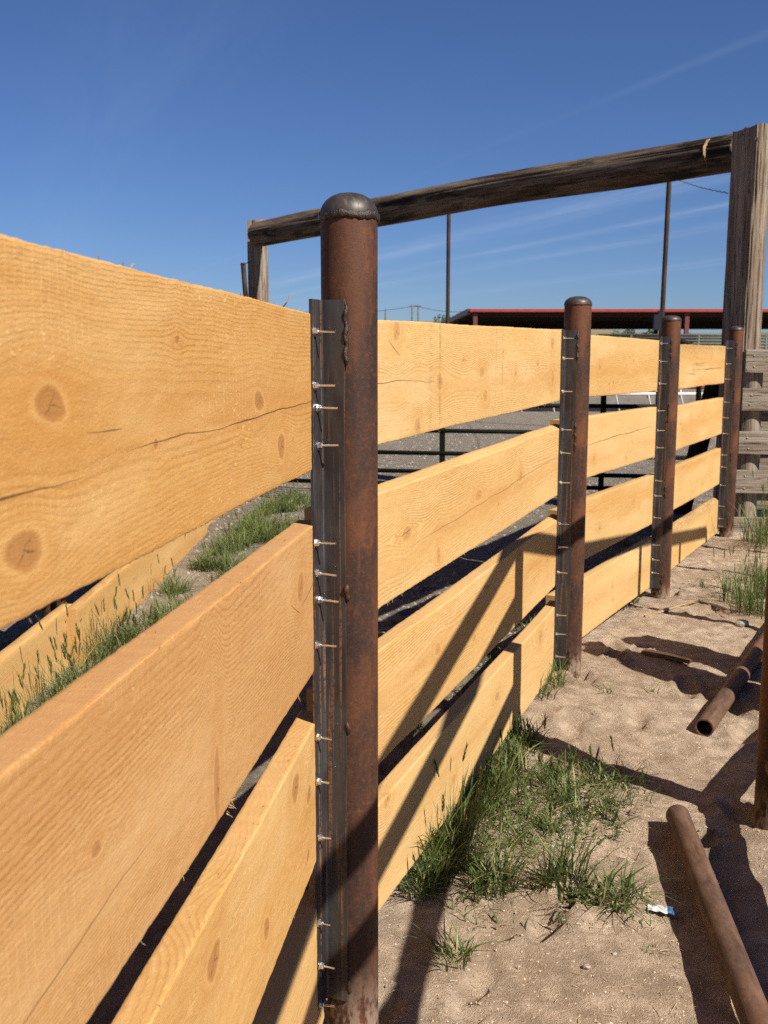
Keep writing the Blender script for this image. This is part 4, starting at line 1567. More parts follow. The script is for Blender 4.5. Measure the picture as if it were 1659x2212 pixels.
# ------------------------------------------------------------------ dark green pipe gate across the arena
def build_gate():
    YR, YL = 9.9, 10.7
    a = at(1507, 900, YR)
    b = at(610, 900, YL)
    d = Vector((b.x - a.x, b.y - a.y, 0)).normalized()
    Lg = math.hypot(b.x - a.x, b.y - a.y)
    root = empty('pipe_gate', (a.x, a.y, 0), 'dark green pipe gate in front of the grey arena ground', 'gate')
    g0 = Vector((a.x, a.y, 0))
    zt, zb, rc = 1.60, 0.16, 0.22
    mb = MB()
    pts = []
    r = 0.026
    pts.append(g0 + Vector((0, 0, zb)))
    for k in range(9):
        t = math.pi / 2 * k / 8
        pts.append(g0 + d * (rc - rc * math.cos(t)) + Vector((0, 0, zt - rc + rc * math.sin(t))))
    for k in range(9):
        t = math.pi / 2 * (1 - k / 8)
        pts.append(g0 + d * (Lg - rc + rc * math.cos(t)) + Vector((0, 0, zt - rc + rc * math.sin(t))))
    pts.append(g0 + d * Lg + Vector((0, 0, zb)))
    mb.tube(pts, r, 12)
    mb.build('frame', M['green_pipe'], root, loc=g0, smooth=True)
    for z in (zb + 0.03, 0.315, 0.50, 0.725, 0.985, 1.28):
        mb = MB()
        mb.tube([g0 + d * 0.02 + Vector((0, 0, z)), g0 + d * (Lg - 0.02) + Vector((0, 0, z))], 0.022, 10)
        mb.build('rail', M['green_pipe'], root, loc=g0 + Vector((0, 0, z)), smooth=True)
    for xp in (956, 1300):
        q = at(xp, 960, 10.4)
        t = (q - g0).dot(d)
        mb = MB()
        mb.box(g0 + d * t + Vector((0, 0, (zt + zb) / 2)), (0.027, 0.012, (zt - zb) / 2), (d, Vector((-d.y, d.x, 0)), Vector((0, 0, 1))))
        mb.build('stay', M['green_pipe'], root, loc=g0 + d * t)


build_gate()


# ------------------------------------------------------------------ pipe fence at the right edge (mostly out of frame; its shadow crosses the boards)
def build_pipe_fence():
    A = Vector((1.243, 3.15, 0))
    root = empty('pipe_fence', (A.x, A.y, 0), 'rusty pipe fence post standing at the right edge of the frame', 'fence')
    near2 = Vector((0.936, 1.16, 0))
    far = Vector((3.80, 6.95, 0))

    def pipe(p0, p1, r, name, mat=M['rust'], seg=20):
        mb = MB()
        n = 12
        pts = [Vector(p0).lerp(Vector(p1), k / n) for k in range(n + 1)]
        mb.tube(pts, r, seg)
        return mb.build(name, mat, root, loc=Vector(p0), smooth=True, sharp=math.radians(50))
    H1, H2, H3 = 1.80, 1.56, 0.20
    posts = [A, Vector((2.52, 5.05, 0)), Vector((3.27, 6.16, 0)), far]
    for k, c in enumerate(posts):
        z0 = gz1(c.x, c.y) - 0.2
        o = pipe(c + Vector((0, 0, z0)), c + Vector((0, 0, H1)), 0.0572 if k == 0 else 0.030, 'post')
        zs = np.array([v.co.z for v in o.data.vertices]) + z0
        set_attr(o.data, 'dirt', np.clip(1.2 - (zs + 0.02) / 0.06, 0, 1))
    d = (near2 - A).normalized()
    nn = A + d * 4.6
    c = nn
    pipe(c + Vector((0, 0, -0.2)), c + Vector((0, 0, H1)), 0.0572, 'post')
    for z, r in ((H1, 0.034), (H2, 0.034), (1.22, 0.034), (H3, 0.042)):
        pipe(A + Vector((0, 0, z)), nn + Vector((0, 0, z)), r, 'rail')
    for z, r in ((H1, 0.034), (H3, 0.045)):
        pipe(A + Vector((0, 0, z)), far + Vector((0, 0, z)), r, 'rail')


build_pipe_fence()


def build_side_things():
    # added stubs out of frame, standing in for the unknown caster of the large shadow
    c = Vector((1.90, 4.01, 0))
    me, loc, rot = log_mesh((c.x, c.y, -0.2), (c.x + 0.05, c.y + 0.02, 1.34), 0.19, 0.115, 51, 40, 24, 0.14, 10, 'z', 0.22)
    o = link_obj('shadow_stub', me, M['timber'], None, loc, rot)
    tag(o, 'unseen tall split stub added to cast the large shadow on the dirt', 'post')
    me, loc, rot = log_mesh((2.07, 4.35, -0.2), (2.12, 4.38, 1.14), 0.20, 0.14, 52, 40, 24, 0.14, 10, 'z', 0.18)
    o = link_obj('shadow_stub', me, M['timber'], None, loc, rot)
    tag(o, 'unseen shorter stub added for the second prong of the large shadow', 'post')


build_side_things()


# ------------------------------------------------------------------ loose pipes on the ground
def open_pipe(name, p0, p1, r, mat, seg=40, n=40, wall=0.006):
    p0, p1 = Vector(p0), Vector(p1)
    L = (p1 - p0).length
    vs, fs = [], []
    for i in range(n + 1):
        for k in range(seg):
            a = 2 * math.pi * k / seg
            vs.append((r * math.cos(a), r * math.sin(a), L * i / n))
    ri = r - wall
    m = len(vs)
    for zz in (0.0, 0.35, L - 0.35, L):
        for k in range(seg):
            a = 2 * math.pi * k / seg
            vs.append((ri * math.cos(a), ri * math.sin(a), zz))
    for i in range(n):
        for k in range(seg):
            k2 = (k + 1) % seg
            fs.append((i * seg + k, i * seg + k2, (i + 1) * seg + k2, (i + 1) * seg + k))
    for k in range(seg):
        k2 = (k + 1) % seg
        fs.append((k2, k, m + k, m + k2))
        fs.append((n * seg + k, n * seg + k2, m + 3 * seg + k2, m + 3 * seg + k))
        for j in range(3):
            fs.append((m + j * seg + k2, m + j * seg + k, m + (j + 1) * seg + k, m + (j + 1) * seg + k2))
    me = new_mesh(name, vs, fs, True)
    me.set_sharp_from_angle(angle=math.radians(45))
    q = Vector((0, 0, 1)).rotation_difference((p1 - p0).normalized())
    return link_obj(name, me, mat, None, p0, q.to_euler())


def build_loose_pipes():
    r = 0.0365
    # near pipe: far end at (1468,1745); leaves the frame at the lower right
    p0 = ground_at(1462, 1795)
    p1 = ground_at(1660, 2330)
    p0.z += r + 0.014
    p1.z += r + 0.018
    d = (p1 - p0).normalized()
    o = open_pipe('steel_pipe', p0, p0 + d * 2.6, r, M['rust_dusty'])
    tag(o, 'rusty steel pipe lying on the dirt, running out of frame at lower right', 'pipe')
    q0 = ground_at(1520, 1590)
    q1 = ground_at(1700, 1335)
    q0.z += r - 0.004
    q1.z += r + 0.01
    o = open_pipe('steel_pipe', q0, q1, r, M['rust_dusty'])
    tag(o, 'rusty steel pipe on the dirt with its dark open end facing the viewer', 'pipe')


build_loose_pipes()


# ------------------------------------------------------------------ grass and small plants
def blades(name, spots, mat, seed, label=None, cat=None, kind='stuff', group=None, heads=0.0, parent=None):
    """spots: list of (x, y, radius, count, height, lean)"""
    r = random.Random(seed)
    vs, fs, hue, tip = [], [], [], []

    def strip(p, d, side, h, w, bend, segs, hv):
        base = len(vs)
        for i in range(segs + 1):
            t = i / segs
            c = p + Vector((0, 0, h * (t - 0.30 * bend * t * t))) + d * (h * bend * t * t * 0.9)
            ww = w * (1 - t) ** 0.6 * (0.6 + 0.4 * min(1, t * 4))
            if i == segs:
                vs.append(tuple(c))
                hue.append(hv)
                tip.append(t)
            else:
                tw = side + Vector((0, 0, 0.15 * t))
                vs.append(tuple(c - tw * ww))
                vs.append(tuple(c + tw * ww))
                hue.extend((hv, hv))
                tip.extend((t, t))
        for i in range(segs - 1):
            a = base + 2 * i
            fs.append((a, a + 1, a + 3, a + 2))
        a = base + 2 * (segs - 1)
        fs.append((a, a + 1, a + 2))
    for (x, y, rad, cnt, hh, lean) in spots:
        for _ in range(cnt):
            rr = rad * math.sqrt(r.random())
            an = r.uniform(0, 2 * math.pi)
            px, py = x + rr * math.cos(an), y + rr * math.sin(an)
            out = Vector((math.cos(an) * rr / max(rad, 1e-4), math.sin(an) * rr / max(rad, 1e-4), 0))
            d = (out * 0.8 + Vector((r.uniform(-1, 1), r.uniform(-1, 1), 0)) * 0.8)
            d = d.normalized() if d.length > 1e-3 else Vector((1, 0, 0))
            side = Vector((-d.y, d.x, 0)) + Vector((r.uniform(-0.6, 0.6), r.uniform(-0.6, 0.6), 0))
            side.normalize()
            h = hh * r.uniform(0.45, 1.1)
            pz = gz1(px, py) - 0.004
            hv = r.random()
            strip(Vector((px, py, pz)), d, side, h, r.uniform(0.0015, 0.0042), r.uniform(0.2, 1.35) * lean, 4, hv)
            if heads and r.random() < heads:
                # stalk with a bristly seed head
                sd = Vector((r.uniform(-0.3, 0.3), r.uniform(-0.3, 0.3), 1)).normalized()
                H = hh * r.uniform(0.9, 1.5)
                p = Vector((px, py, pz))
                e = p + sd * H
                strip(p, Vector((sd.x, sd.y, 0)), side, H, 0.0011, 0.15, 3, 0.6)
                for q in range(34):
                    t = r.random()
                    c = e - sd * (0.055 * (1 - t)) + Vector((0, 0, -H * 0.03))
                    a2 = r.uniform(0, 6.28)
                    o = Vector((math.cos(a2), math.sin(a2), 0)) * 0.35 + sd
                    o.normalize()
                    s2 = Vector((-math.sin(a2), math.cos(a2), 0))
                    b0 = len(vs)
                    vs.extend((tuple(c - s2 * 0.0022), tuple(c + s2 * 0.0022), tuple(c + o * r.uniform(0.014, 0.028))))
                    hue.extend((0.8, 0.8, 0.95))
                    tip.extend((0.5, 0.5, 1.0))
                    fs.append((b0, b0 + 1, b0 + 2))
    c = Vector((spots[0][0], spots[0][1], gz1(spots[0][0], spots[0][1])))
    me = new_mesh(name, [Vector(v) - c for v in vs], fs, False)
    set_attr(me, 'hue', hue)
    set_attr(me, 'tip', tip)
    o = link_obj(name, me, mat, parent, c)
    tag(o, label, cat, group, kind)
    return o


def spots_px(lst):
    out = []
    for (x, y, rad, n, h, lean) in lst:
        p = ground_at(x, y)
        out.append((p.x, p.y, rad, n, h, lean))
    return out


def scatter_poly(poly, n, rad, cnt, h, lean, seed):
    """clump spots spread over a pixel polygon's bounding area"""
    r = random.Random(seed)
    xs = [p[0] for p in poly]
    ys = [p[1] for p in poly]

    def inside(x, y):
        c = False
        for i in range(len(poly)):
            x1, y1 = poly[i]
            x2, y2 = poly[i - 1]
            if (y1 > y) != (y2 > y) and x < (x2 - x1) * (y - y1) / (y2 - y1) + x1:
                c = not c
        return c
    out = []
    tries = 0
    while len(out) < n and tries < 5000:
        tries += 1
        x, y = r.uniform(min(xs), max(xs)), r.uniform(min(ys), max(ys))
        if inside(x, y):
            s = r.uniform(0.6, 1.2)
            out.append((x, y, rad * s, int(cnt * s), h * r.uniform(0.7, 1.15), lean))
    return spots_px(out)


def build_grass():
    # dense tuft against the foot of the boards
    sp = spots_px([(935, 1905, 0.06, 110, 0.20, 0.9), (965, 1855, 0.07, 140, 0.25, 0.8), (1000, 1810, 0.07, 120, 0.23, 0.9), (1000, 1870, 0.06, 80, 0.19, 1.0),
                   (1035, 1750, 0.08, 160, 0.18, 0.8), (1060, 1705, 0.08, 120, 0.15, 0.8), (910, 1930, 0.05, 70, 0.12, 1.3), (1080, 1660, 0.07, 70, 0.12, 0.8)])
    blades('grass', sp, M['grass'], 1, 'dense dark green grass growing against the foot of the boards', 'grass', heads=0.012)
    sp = scatter_poly([(1040, 1760), (1110, 1690), (1180, 1660), (1300, 1665), (1385, 1700), (1340, 1760), (1230, 1800), (1110, 1830), (1050, 1830)], 40, 0.045, 19, 0.115, 1.3, 4)
    sp += scatter_poly([(1020, 1850), (1110, 1660), (1200, 1640), (1320, 1650), (1410, 1700), (1360, 1790), (1250, 1830), (1120, 1860)], 110, 0.05, 6, 0.06, 1.5, 41)
    sp += scatter_poly([(930, 1990), (1010, 1900), (1400, 1930), (1440, 1990), (1300, 2010), (1050, 2010)], 40, 0.04, 4, 0.05, 1.6, 42)
    blades('grass', sp, M['grass'], 2, 'low green grass patch on the sunny dirt right of the boards', 'grass', heads=0.03)
    sp = scatter_poly([(1045, 1700), (1100, 1600), (1125, 1570), (1150, 1600), (1120, 1660), (1090, 1720)], 18, 0.06, 36, 0.10, 1.0, 14)
    blades('grass', sp, M['grass'], 22, 'thin grass along the shaded foot of the boards', 'grass', heads=0.03)
    blades('grass_clump', spots_px([(1065, 1920, 0.07, 130, 0.17, 1.2), (1035, 1880, 0.05, 50, 0.13, 1.2)]), M['grass'], 3,
           'leafy grass clump in front of the dense grass, beside a pale wood chip', 'grass clump', 'thing', 'grass clumps on the dirt')
    blades('grass_clump', spots_px([(1222, 1928, 0.06, 110, 0.185, 0.9), (1200, 1905, 0.04, 35, 0.15, 1.0)]), M['grass'], 5,
           'upright grass clump left of the short spreading one', 'grass clump', 'thing', 'grass clumps on the dirt')
    blades('grass_clump', spots_px([(1322, 1945, 0.06, 100, 0.115, 1.5), (1360, 1930, 0.04, 24, 0.09, 1.6)]), M['grass'], 6,
           'short spreading grass clump above the white scrap of litter', 'grass clump', 'thing', 'grass clumps on the dirt')
    blades('grass_clump', spots_px([(978, 2075, 0.05, 60, 0.10, 1.0)]), M['grass_pale'], 7,
           'small lone grass tuft close to the nearest post', 'grass clump', 'thing', 'grass clumps on the dirt')
    blades('grass_clump', spots_px([(1185, 1475, 0.07, 80, 0.13, 0.8), (1168, 1505, 0.06, 60, 0.11, 0.9), (1210, 1445, 0.05, 30, 0.12, 0.9)]), M['grass_pale'], 8,
           'wispy grass clump at the foot of the second rusty post', 'grass clump', 'thing', 'grass clumps on the dirt', heads=0.03)
    blades('grass_clump', spots_px([(1362, 1303, 0.06, 50, 0.11, 0.9), (1345, 1312, 0.05, 30, 0.08, 0.9)]), M['grass_pale'], 9,
           'small grass clump against the lowest board near the third post', 'grass clump', 'thing', 'grass clumps on the dirt')
    for k, (x, y, n, h, lab) in enumerate(((1310, 1493, 10, 0.07, 'tiny grass sprig beside the big shadow near the second post'), (1405, 1500, 6, 0.05, 'two or three grass blades left of the open pipe end'),
                                           (1517, 1270, 14, 0.12, 'thin grass sprig left of the tall grass by the fence'), (1418, 1708, 8, 0.05, 'tiny sprig at the end of the near pipe'),
                                           (1410, 2055, 10, 0.03, 'low dry sprig below the white scrap of litter'))):
        blades('grass_sprig', spots_px([(x, y, 0.03, n, h, 1.1)]), M['grass_pale'], 30 + k, lab, 'grass sprig', 'thing', 'grass sprigs')
    sp = spots_px([(1590, 1300, 0.10, 70, 0.24, 0.6), (1615, 1320, 0.10, 80, 0.26, 0.6), (1640, 1290, 0.10, 80, 0.28, 0.6), (1650, 1330, 0.10, 70, 0.25, 0.6), (1575, 1280, 0.07, 30, 0.22, 0.6), (1630, 1255, 0.10, 50, 0.24, 0.6), (1670, 1290, 0.12, 90, 0.28, 0.6)])
    blades('grass', sp, M['grass_pale'], 10, 'tall pale grass by the right edge beside the standing pipe', 'grass', heads=0.06)
    sp = spots_px([(1640, 1175, 0.12, 70, 0.40, 0.5), (1660, 1180, 0.14, 80, 0.50, 0.5), (1620, 1172, 0.08, 26, 0.30, 0.6)])
    blades('grass', sp, M['grass_pale'], 11, 'tall wispy weeds in front of the weathered plank fence', 'grass', heads=0.08)
    # alley behind the boards
    sp = []
    r = random.Random(8)
    for k in range(40):
        y = r.uniform(3.2, 5.2)
        sp.append((-1.27 + r.uniform(-0.12, 0.10), y, 0.08, 34, r.uniform(0.16, 0.32), 0.8))
    blades('grass', sp, M['grass'], 12, 'tall seeding grass along the foot of the left board fence', 'grass', heads=0.06)
    sp = []
    for k in range(520):
        y = r.uniform(4.6, 10.5)
        x = -1.40 + abs(r.gauss(0, 0.30)) + 0.05 * (y - 5)
        if float(fbm(x * 2.2, y * 1.4, 61, 2)) < 0.45:
            continue
        sp.append((x, y, 0.085, 34, r.uniform(0.07, 0.20), 0.95))
    blades('grass', sp, M['grass_pale'], 13, 'strip of low green grass in the alley behind the near boards', 'grass', heads=0.01)
    sp = []
    for k in range(40):
        t = r.random()
        q = Vector((-0.1, 2.4)).lerp(Vector((2.4, 8.2)), t)
        sp.append((q.x - 0.25 - abs(r.gauss(0, 0.15)), q.y, 0.09, 20, r.uniform(0.05, 0.12), 1.0))
    blades('grass', sp, M['grass'], 15, 'sparse grass in the shade behind the boards', 'grass')


build_grass()


# ------------------------------------------------------------------ litter, chips, stones, straw
def build_litter():
    r = random.Random(21)
    # crumpled white wrapper with a blue print
    c = ground_at(1428, 1974)
    n = 9
    for part, (u0, u1), mat in (('wrapper', (0, 0.72), M['wrap']), ('print', (0.72, 1.0), M['wrap_blue'])):
        vs, fs = [], []
        for i in range(n):
            for j in range(6):
                u = u0 + (u1 - u0) * i / (n - 1)
                v = j / 5
                vs.append(((u - 0.5) * 0.072, (v - 0.5) * 0.038 * (1 - 0.25 * abs(u - 0.5)) + 0.004 * math.sin(u * 17),
                           0.008 + 0.008 * float(vnoise(u * 6, v * 4, 3)) + 0.004 * float(vnoise(u * 17, v * 9, 6))))
        for i in range(n - 1):
            for j in range(5):
                fs.append((i * 6 + j, (i + 1) * 6 + j, (i + 1) * 6 + j + 1, i * 6 + j + 1))
        me = new_mesh(part, vs, fs)
        if part == 'wrapper':
            w = link_obj('wrapper', me, mat, None, c, (0, 0, -0.25))
            tag(w, 'crumpled white wrapper scrap with a blue end on the dirt', 'litter')
        else:
            o = bpy.data.objects.new('blue_print', me)
            col.objects.link(o)
            me.materials.append(mat)
            o.parent = w

    def chip(p, L, wd, th, ang, mat, label, name='wood_chip', cat='wood chip', tilt=0.0, grp=None):
        vs, fs = [], []
        n = 8
        for i in range(n + 1):
            t = i / n
            w2 = wd / 2 * (0.55 + 0.45 * math.sin(math.pi * min(1, t * 1.3 + 0.12))) * (1 + 0.15 * (r.random() - 0.5))
            z = 0.3 * th * math.sin(t * 2.5)
            o = (r.random() - 0.5) * wd * 0.15
            vs += [((t - 0.5) * L, -w2 + o, z), ((t - 0.5) * L, w2 + o, z), ((t - 0.5) * L, w2 * 0.8 + o, z + th), ((t - 0.5) * L, -w2 * 0.8 + o, z + th)]
        for i in range(n):
            for k in range(4):
                k2 = (k + 1) % 4
                fs.append((i * 4 + k, i * 4 + k2, (i + 1) * 4 + k2, (i + 1) * 4 + k))
        fs += [(3, 2, 1, 0), (n * 4, n * 4 + 1, n * 4 + 2, n * 4 + 3)]
        o = link_obj(name, new_mesh(name, vs, fs), mat, None, p, (0, tilt, ang))
        tag(o, label, cat, grp)
    chip(ground_at(1225, 1956) + Vector((0, 0, 0.003)), 0.085, 0.013, 0.008, 0.18, M['chip'], 'pale flat wood chip lying below the grass clumps')
    chip(ground_at(1058, 1925) + Vector((0, 0, 0.004)), 0.07, 0.014, 0.008, 1.25, M['chip'], 'pale upright wood chip poking out below the left grass clump')
    a, b = ground_at(1392, 1333), ground_at(1507, 1303)
    chip((a + b) / 2 + Vector((0, 0, 0.006)), (b - a).length, 0.020, 0.010, math.atan2(b.y - a.y, b.x - a.x), M['chip'], 'long thin wooden stick on the dirt beyond the second post', 'stick', 'stick')
    a, b = ground_at(1508, 1300), ground_at(1570, 1325)
    chip((a + b) / 2 + Vector((0, 0, 0.008)), (b - a).length, 0.025, 0.012, math.atan2(b.y - a.y, b.x - a.x), M['oldboard'], 'short grey stick touching the tall grass', 'stick', 'stick')
    a, b = ground_at(1550, 1322), ground_at(1574, 1336)
    chip((a + b) / 2 + Vector((0, 0, 0.02)), (b - a).length, 0.009, 0.004, math.atan2(b.y - a.y, b.x - a.x), M['redplastic'], 'small red plastic strip beside the tall grass', 'plastic_strip', 'litter')
    a, b = ground_at(1385, 1408), ground_at(1498, 1440)
    chip((a + b) / 2 + Vector((0, 0, 0.004)), (b - a).length * 0.9, 0.07, 0.016, math.atan2(b.y - a.y, b.x - a.x), M['darkchip'], 'brown bark slab lying in the large shadow', 'bark_slab', 'bark')

    def rock(p, s, mat, label, name='stone', cat='stone', seed=0, sq=0.6):
        vs, fs = [], []
        nu, nv = 12, 7
        for j in range(nv + 1):
            ph = math.pi * j / nv
            for i in range(nu):
                th = 2 * math.pi * i / nu
                q = s * (0.75 + 0.6 * (float(vnoise(math.cos(th) * 1.7 + 3, math.sin(th) * 1.7 + math.cos(ph) * 2, seed)) - 0.3))
                vs.append((q * math.sin(ph) * math.cos(th), q * math.sin(ph) * math.sin(th) * 0.8, q * math.cos(ph) * sq))
        for j in range(nv):
            for i in range(nu):
                i2 = (i + 1) % nu
                fs.append((j * nu + i, (j + 1) * nu + i, (j + 1) * nu + i2, j * nu + i2))
        o = link_obj(name, new_mesh(name, vs, fs), mat, None, p)
        tag(o, label, cat)
    p = ground_at(1602, 1352)
    rock(p + Vector((0, 0, 0.012)), 0.042, M['pale_stone'], 'pale broken chunk of concrete beside the tall grass', 'concrete_chunk', 'concrete', 3)
    rock(ground_at(1268, 2092) + Vector((0, 0, 0.004)), 0.012, M['stone'], 'dark grey pebble on the dirt at the bottom', 'stone', 'stone', 5)
    rock(ground_at(1118, 2090) + Vector((0, 0, 0.003)), 0.009, M['stone'], 'small brown pebble right of the small lone tuft', 'stone', 'stone', 6)
    rock(ground_at(870, 1920) + Vector((0, 0, 0.004)), 0.011, M['pale_stone'], 'pale pebble between the nearest post and the grass', 'stone', 'stone', 7)
    rock(ground_at(1327, 2062) + Vector((0, 0, 0.003)), 0.008, M['pale_stone'], 'white crumb of paper on the dirt below the grass clumps', 'paper_crumb', 'litter', 8, 0.35)
    for k, (x, y) in enumerate(((1225, 1812), (1236, 1830), (1195, 1830))):
        rock(ground_at(x, y) + Vector((0, 0, 0.003)), 0.008, M['wrap'], ('white scrap at the grass edge, leftmost of three', 'white scrap at the grass edge, middle of three', 'white scrap at the grass edge, rightmost of three')[(1, 2, 0)[k]], 'litter_scrap', 'litter', 12 + k, 0.4)

    # straw and small stones: nobody could count them
    vs, fs = [], []
    mb = MB()
    zones = [((1000, 1700), (1440, 2000), 330), ((840, 1950), (1480, 2212), 130), ((1180, 1450), (1450, 1720), 190), ((1450, 1500), (1659, 2200), 240), ((1300, 1270), (1640, 1450), 150), ((1240, 1960), (1320, 2010), 40), ((1150, 1740), (1400, 1870), 200)]
    for (a, b, n) in zones:
        for _ in range(n):
            x, y = r.uniform(a[0], b[0]), r.uniform(a[1], b[1])
            p = ground_at(x, y)
            an = r.uniform(0, 6.28)
            L = r.uniform(0.004, 0.018) * (2.8 if r.random() < 0.14 else 1)
            d = Vector((math.cos(an), math.sin(an), r.uniform(-0.05, 0.25)))
            e = Vector((math.cos(an + r.uniform(-0.7, 0.7)), math.sin(an + r.uniform(-0.7, 0.7)), r.uniform(-0.2, 0.1)))
            p.z += 0.0022
            w = r.uniform(0.0005, 0.0011)
            mb.tube([p, p + d * L * 0.5, p + d * L * 0.5 + e * L * 0.5], [w, w, w * 0.7], 4, False)
    o = mb.build('straw', M['straw'])
    tag(o, 'broken bits of dry straw scattered over the dirt', 'straw', None, 'stuff')
    mb = MB()
    zones = [((830, 1930), (1480, 2212), 200), ((1000, 1560), (1659, 2000), 380), ((1250, 1200), (1659, 1560), 200)]
    for (a, b, n) in zones:
        for _ in range(n):
            p = ground_at(r.uniform(a[0], b[0]), r.uniform(a[1], b[1]))
            s = r.choice((0.0016, 0.002, 0.0025, 0.003, 0.0045))
            vs = []
            for (x, y, z) in ((1, 0, 0), (-1, 0, 0), (0, 1, 0), (0, -1, 0), (0, 0, 1), (0, 0, -1)):
                vs.append(p + Vector((x, y, z * 0.7)) * s * r.uniform(0.7, 1.4))
            mb.add(vs, [(0, 2, 4), (2, 1, 4), (1, 3, 4), (3, 0, 4), (2, 0, 5), (1, 2, 5), (3, 1, 5), (0, 3, 5)])
    o = mb.build('gravel', M['stone'])
    tag(o, 'small clods and gravel grains scattered over the dirt', 'gravel', None, 'stuff')
    mb = MB()
    for _ in range(3200):
        p = ground_at(r.uniform(830, 1659), r.choice((r.uniform(1560, 2212), r.uniform(1250, 1700))))
        s_ = abs(r.gauss(0, 0.0016)) + 0.0012
        mb.add([p + Vector((x, y, z * 0.7)) * s_ * r.uniform(0.7, 1.5) for (x, y, z) in ((1, 0, 0), (-1, 0, 0), (0, 1, 0), (0, -1, 0), (0, 0, 1))],
               [(0, 2, 4), (2, 1, 4), (1, 3, 4), (3, 0, 4)])
    o = mb.build('crumbs', M['clod'])
    tag(o, 'fine crumbs of dry soil over the alley dirt', 'soil', None, 'stuff')
    mb = MB()
    for _ in range(16000):
        y = 4.5 + 17 * r.random() ** 1.6
        x = r.uniform(-0.55, 0.42) * y
        if x > float(np.interp(y, FENCE_LINE[:6, 1], FENCE_LINE[:6, 0])) - 0.3 and y < 9.3:
            continue
        p = Vector((x, y, gz1(x, y)))
        s_ = (abs(r.gauss(0, 0.006)) + 0.004) * (1 + y * 0.04)
        mb.add([p + Vector((u, v, w * 0.75)) * s_ * r.uniform(0.7, 1.5) for (u, v, w) in ((1, 0, 0), (-1, 0, 0), (0, 1, 0), (0, -1, 0), (0, 0, 1))],
               [(0, 2, 4), (2, 1, 4), (1, 3, 4), (3, 0, 4)])
    o = mb.build('arena_gravel', M['arena_stone'])
    tag(o, 'coarse gravel and clods over the grey arena ground', 'gravel', None, 'stuff')


build_litter()


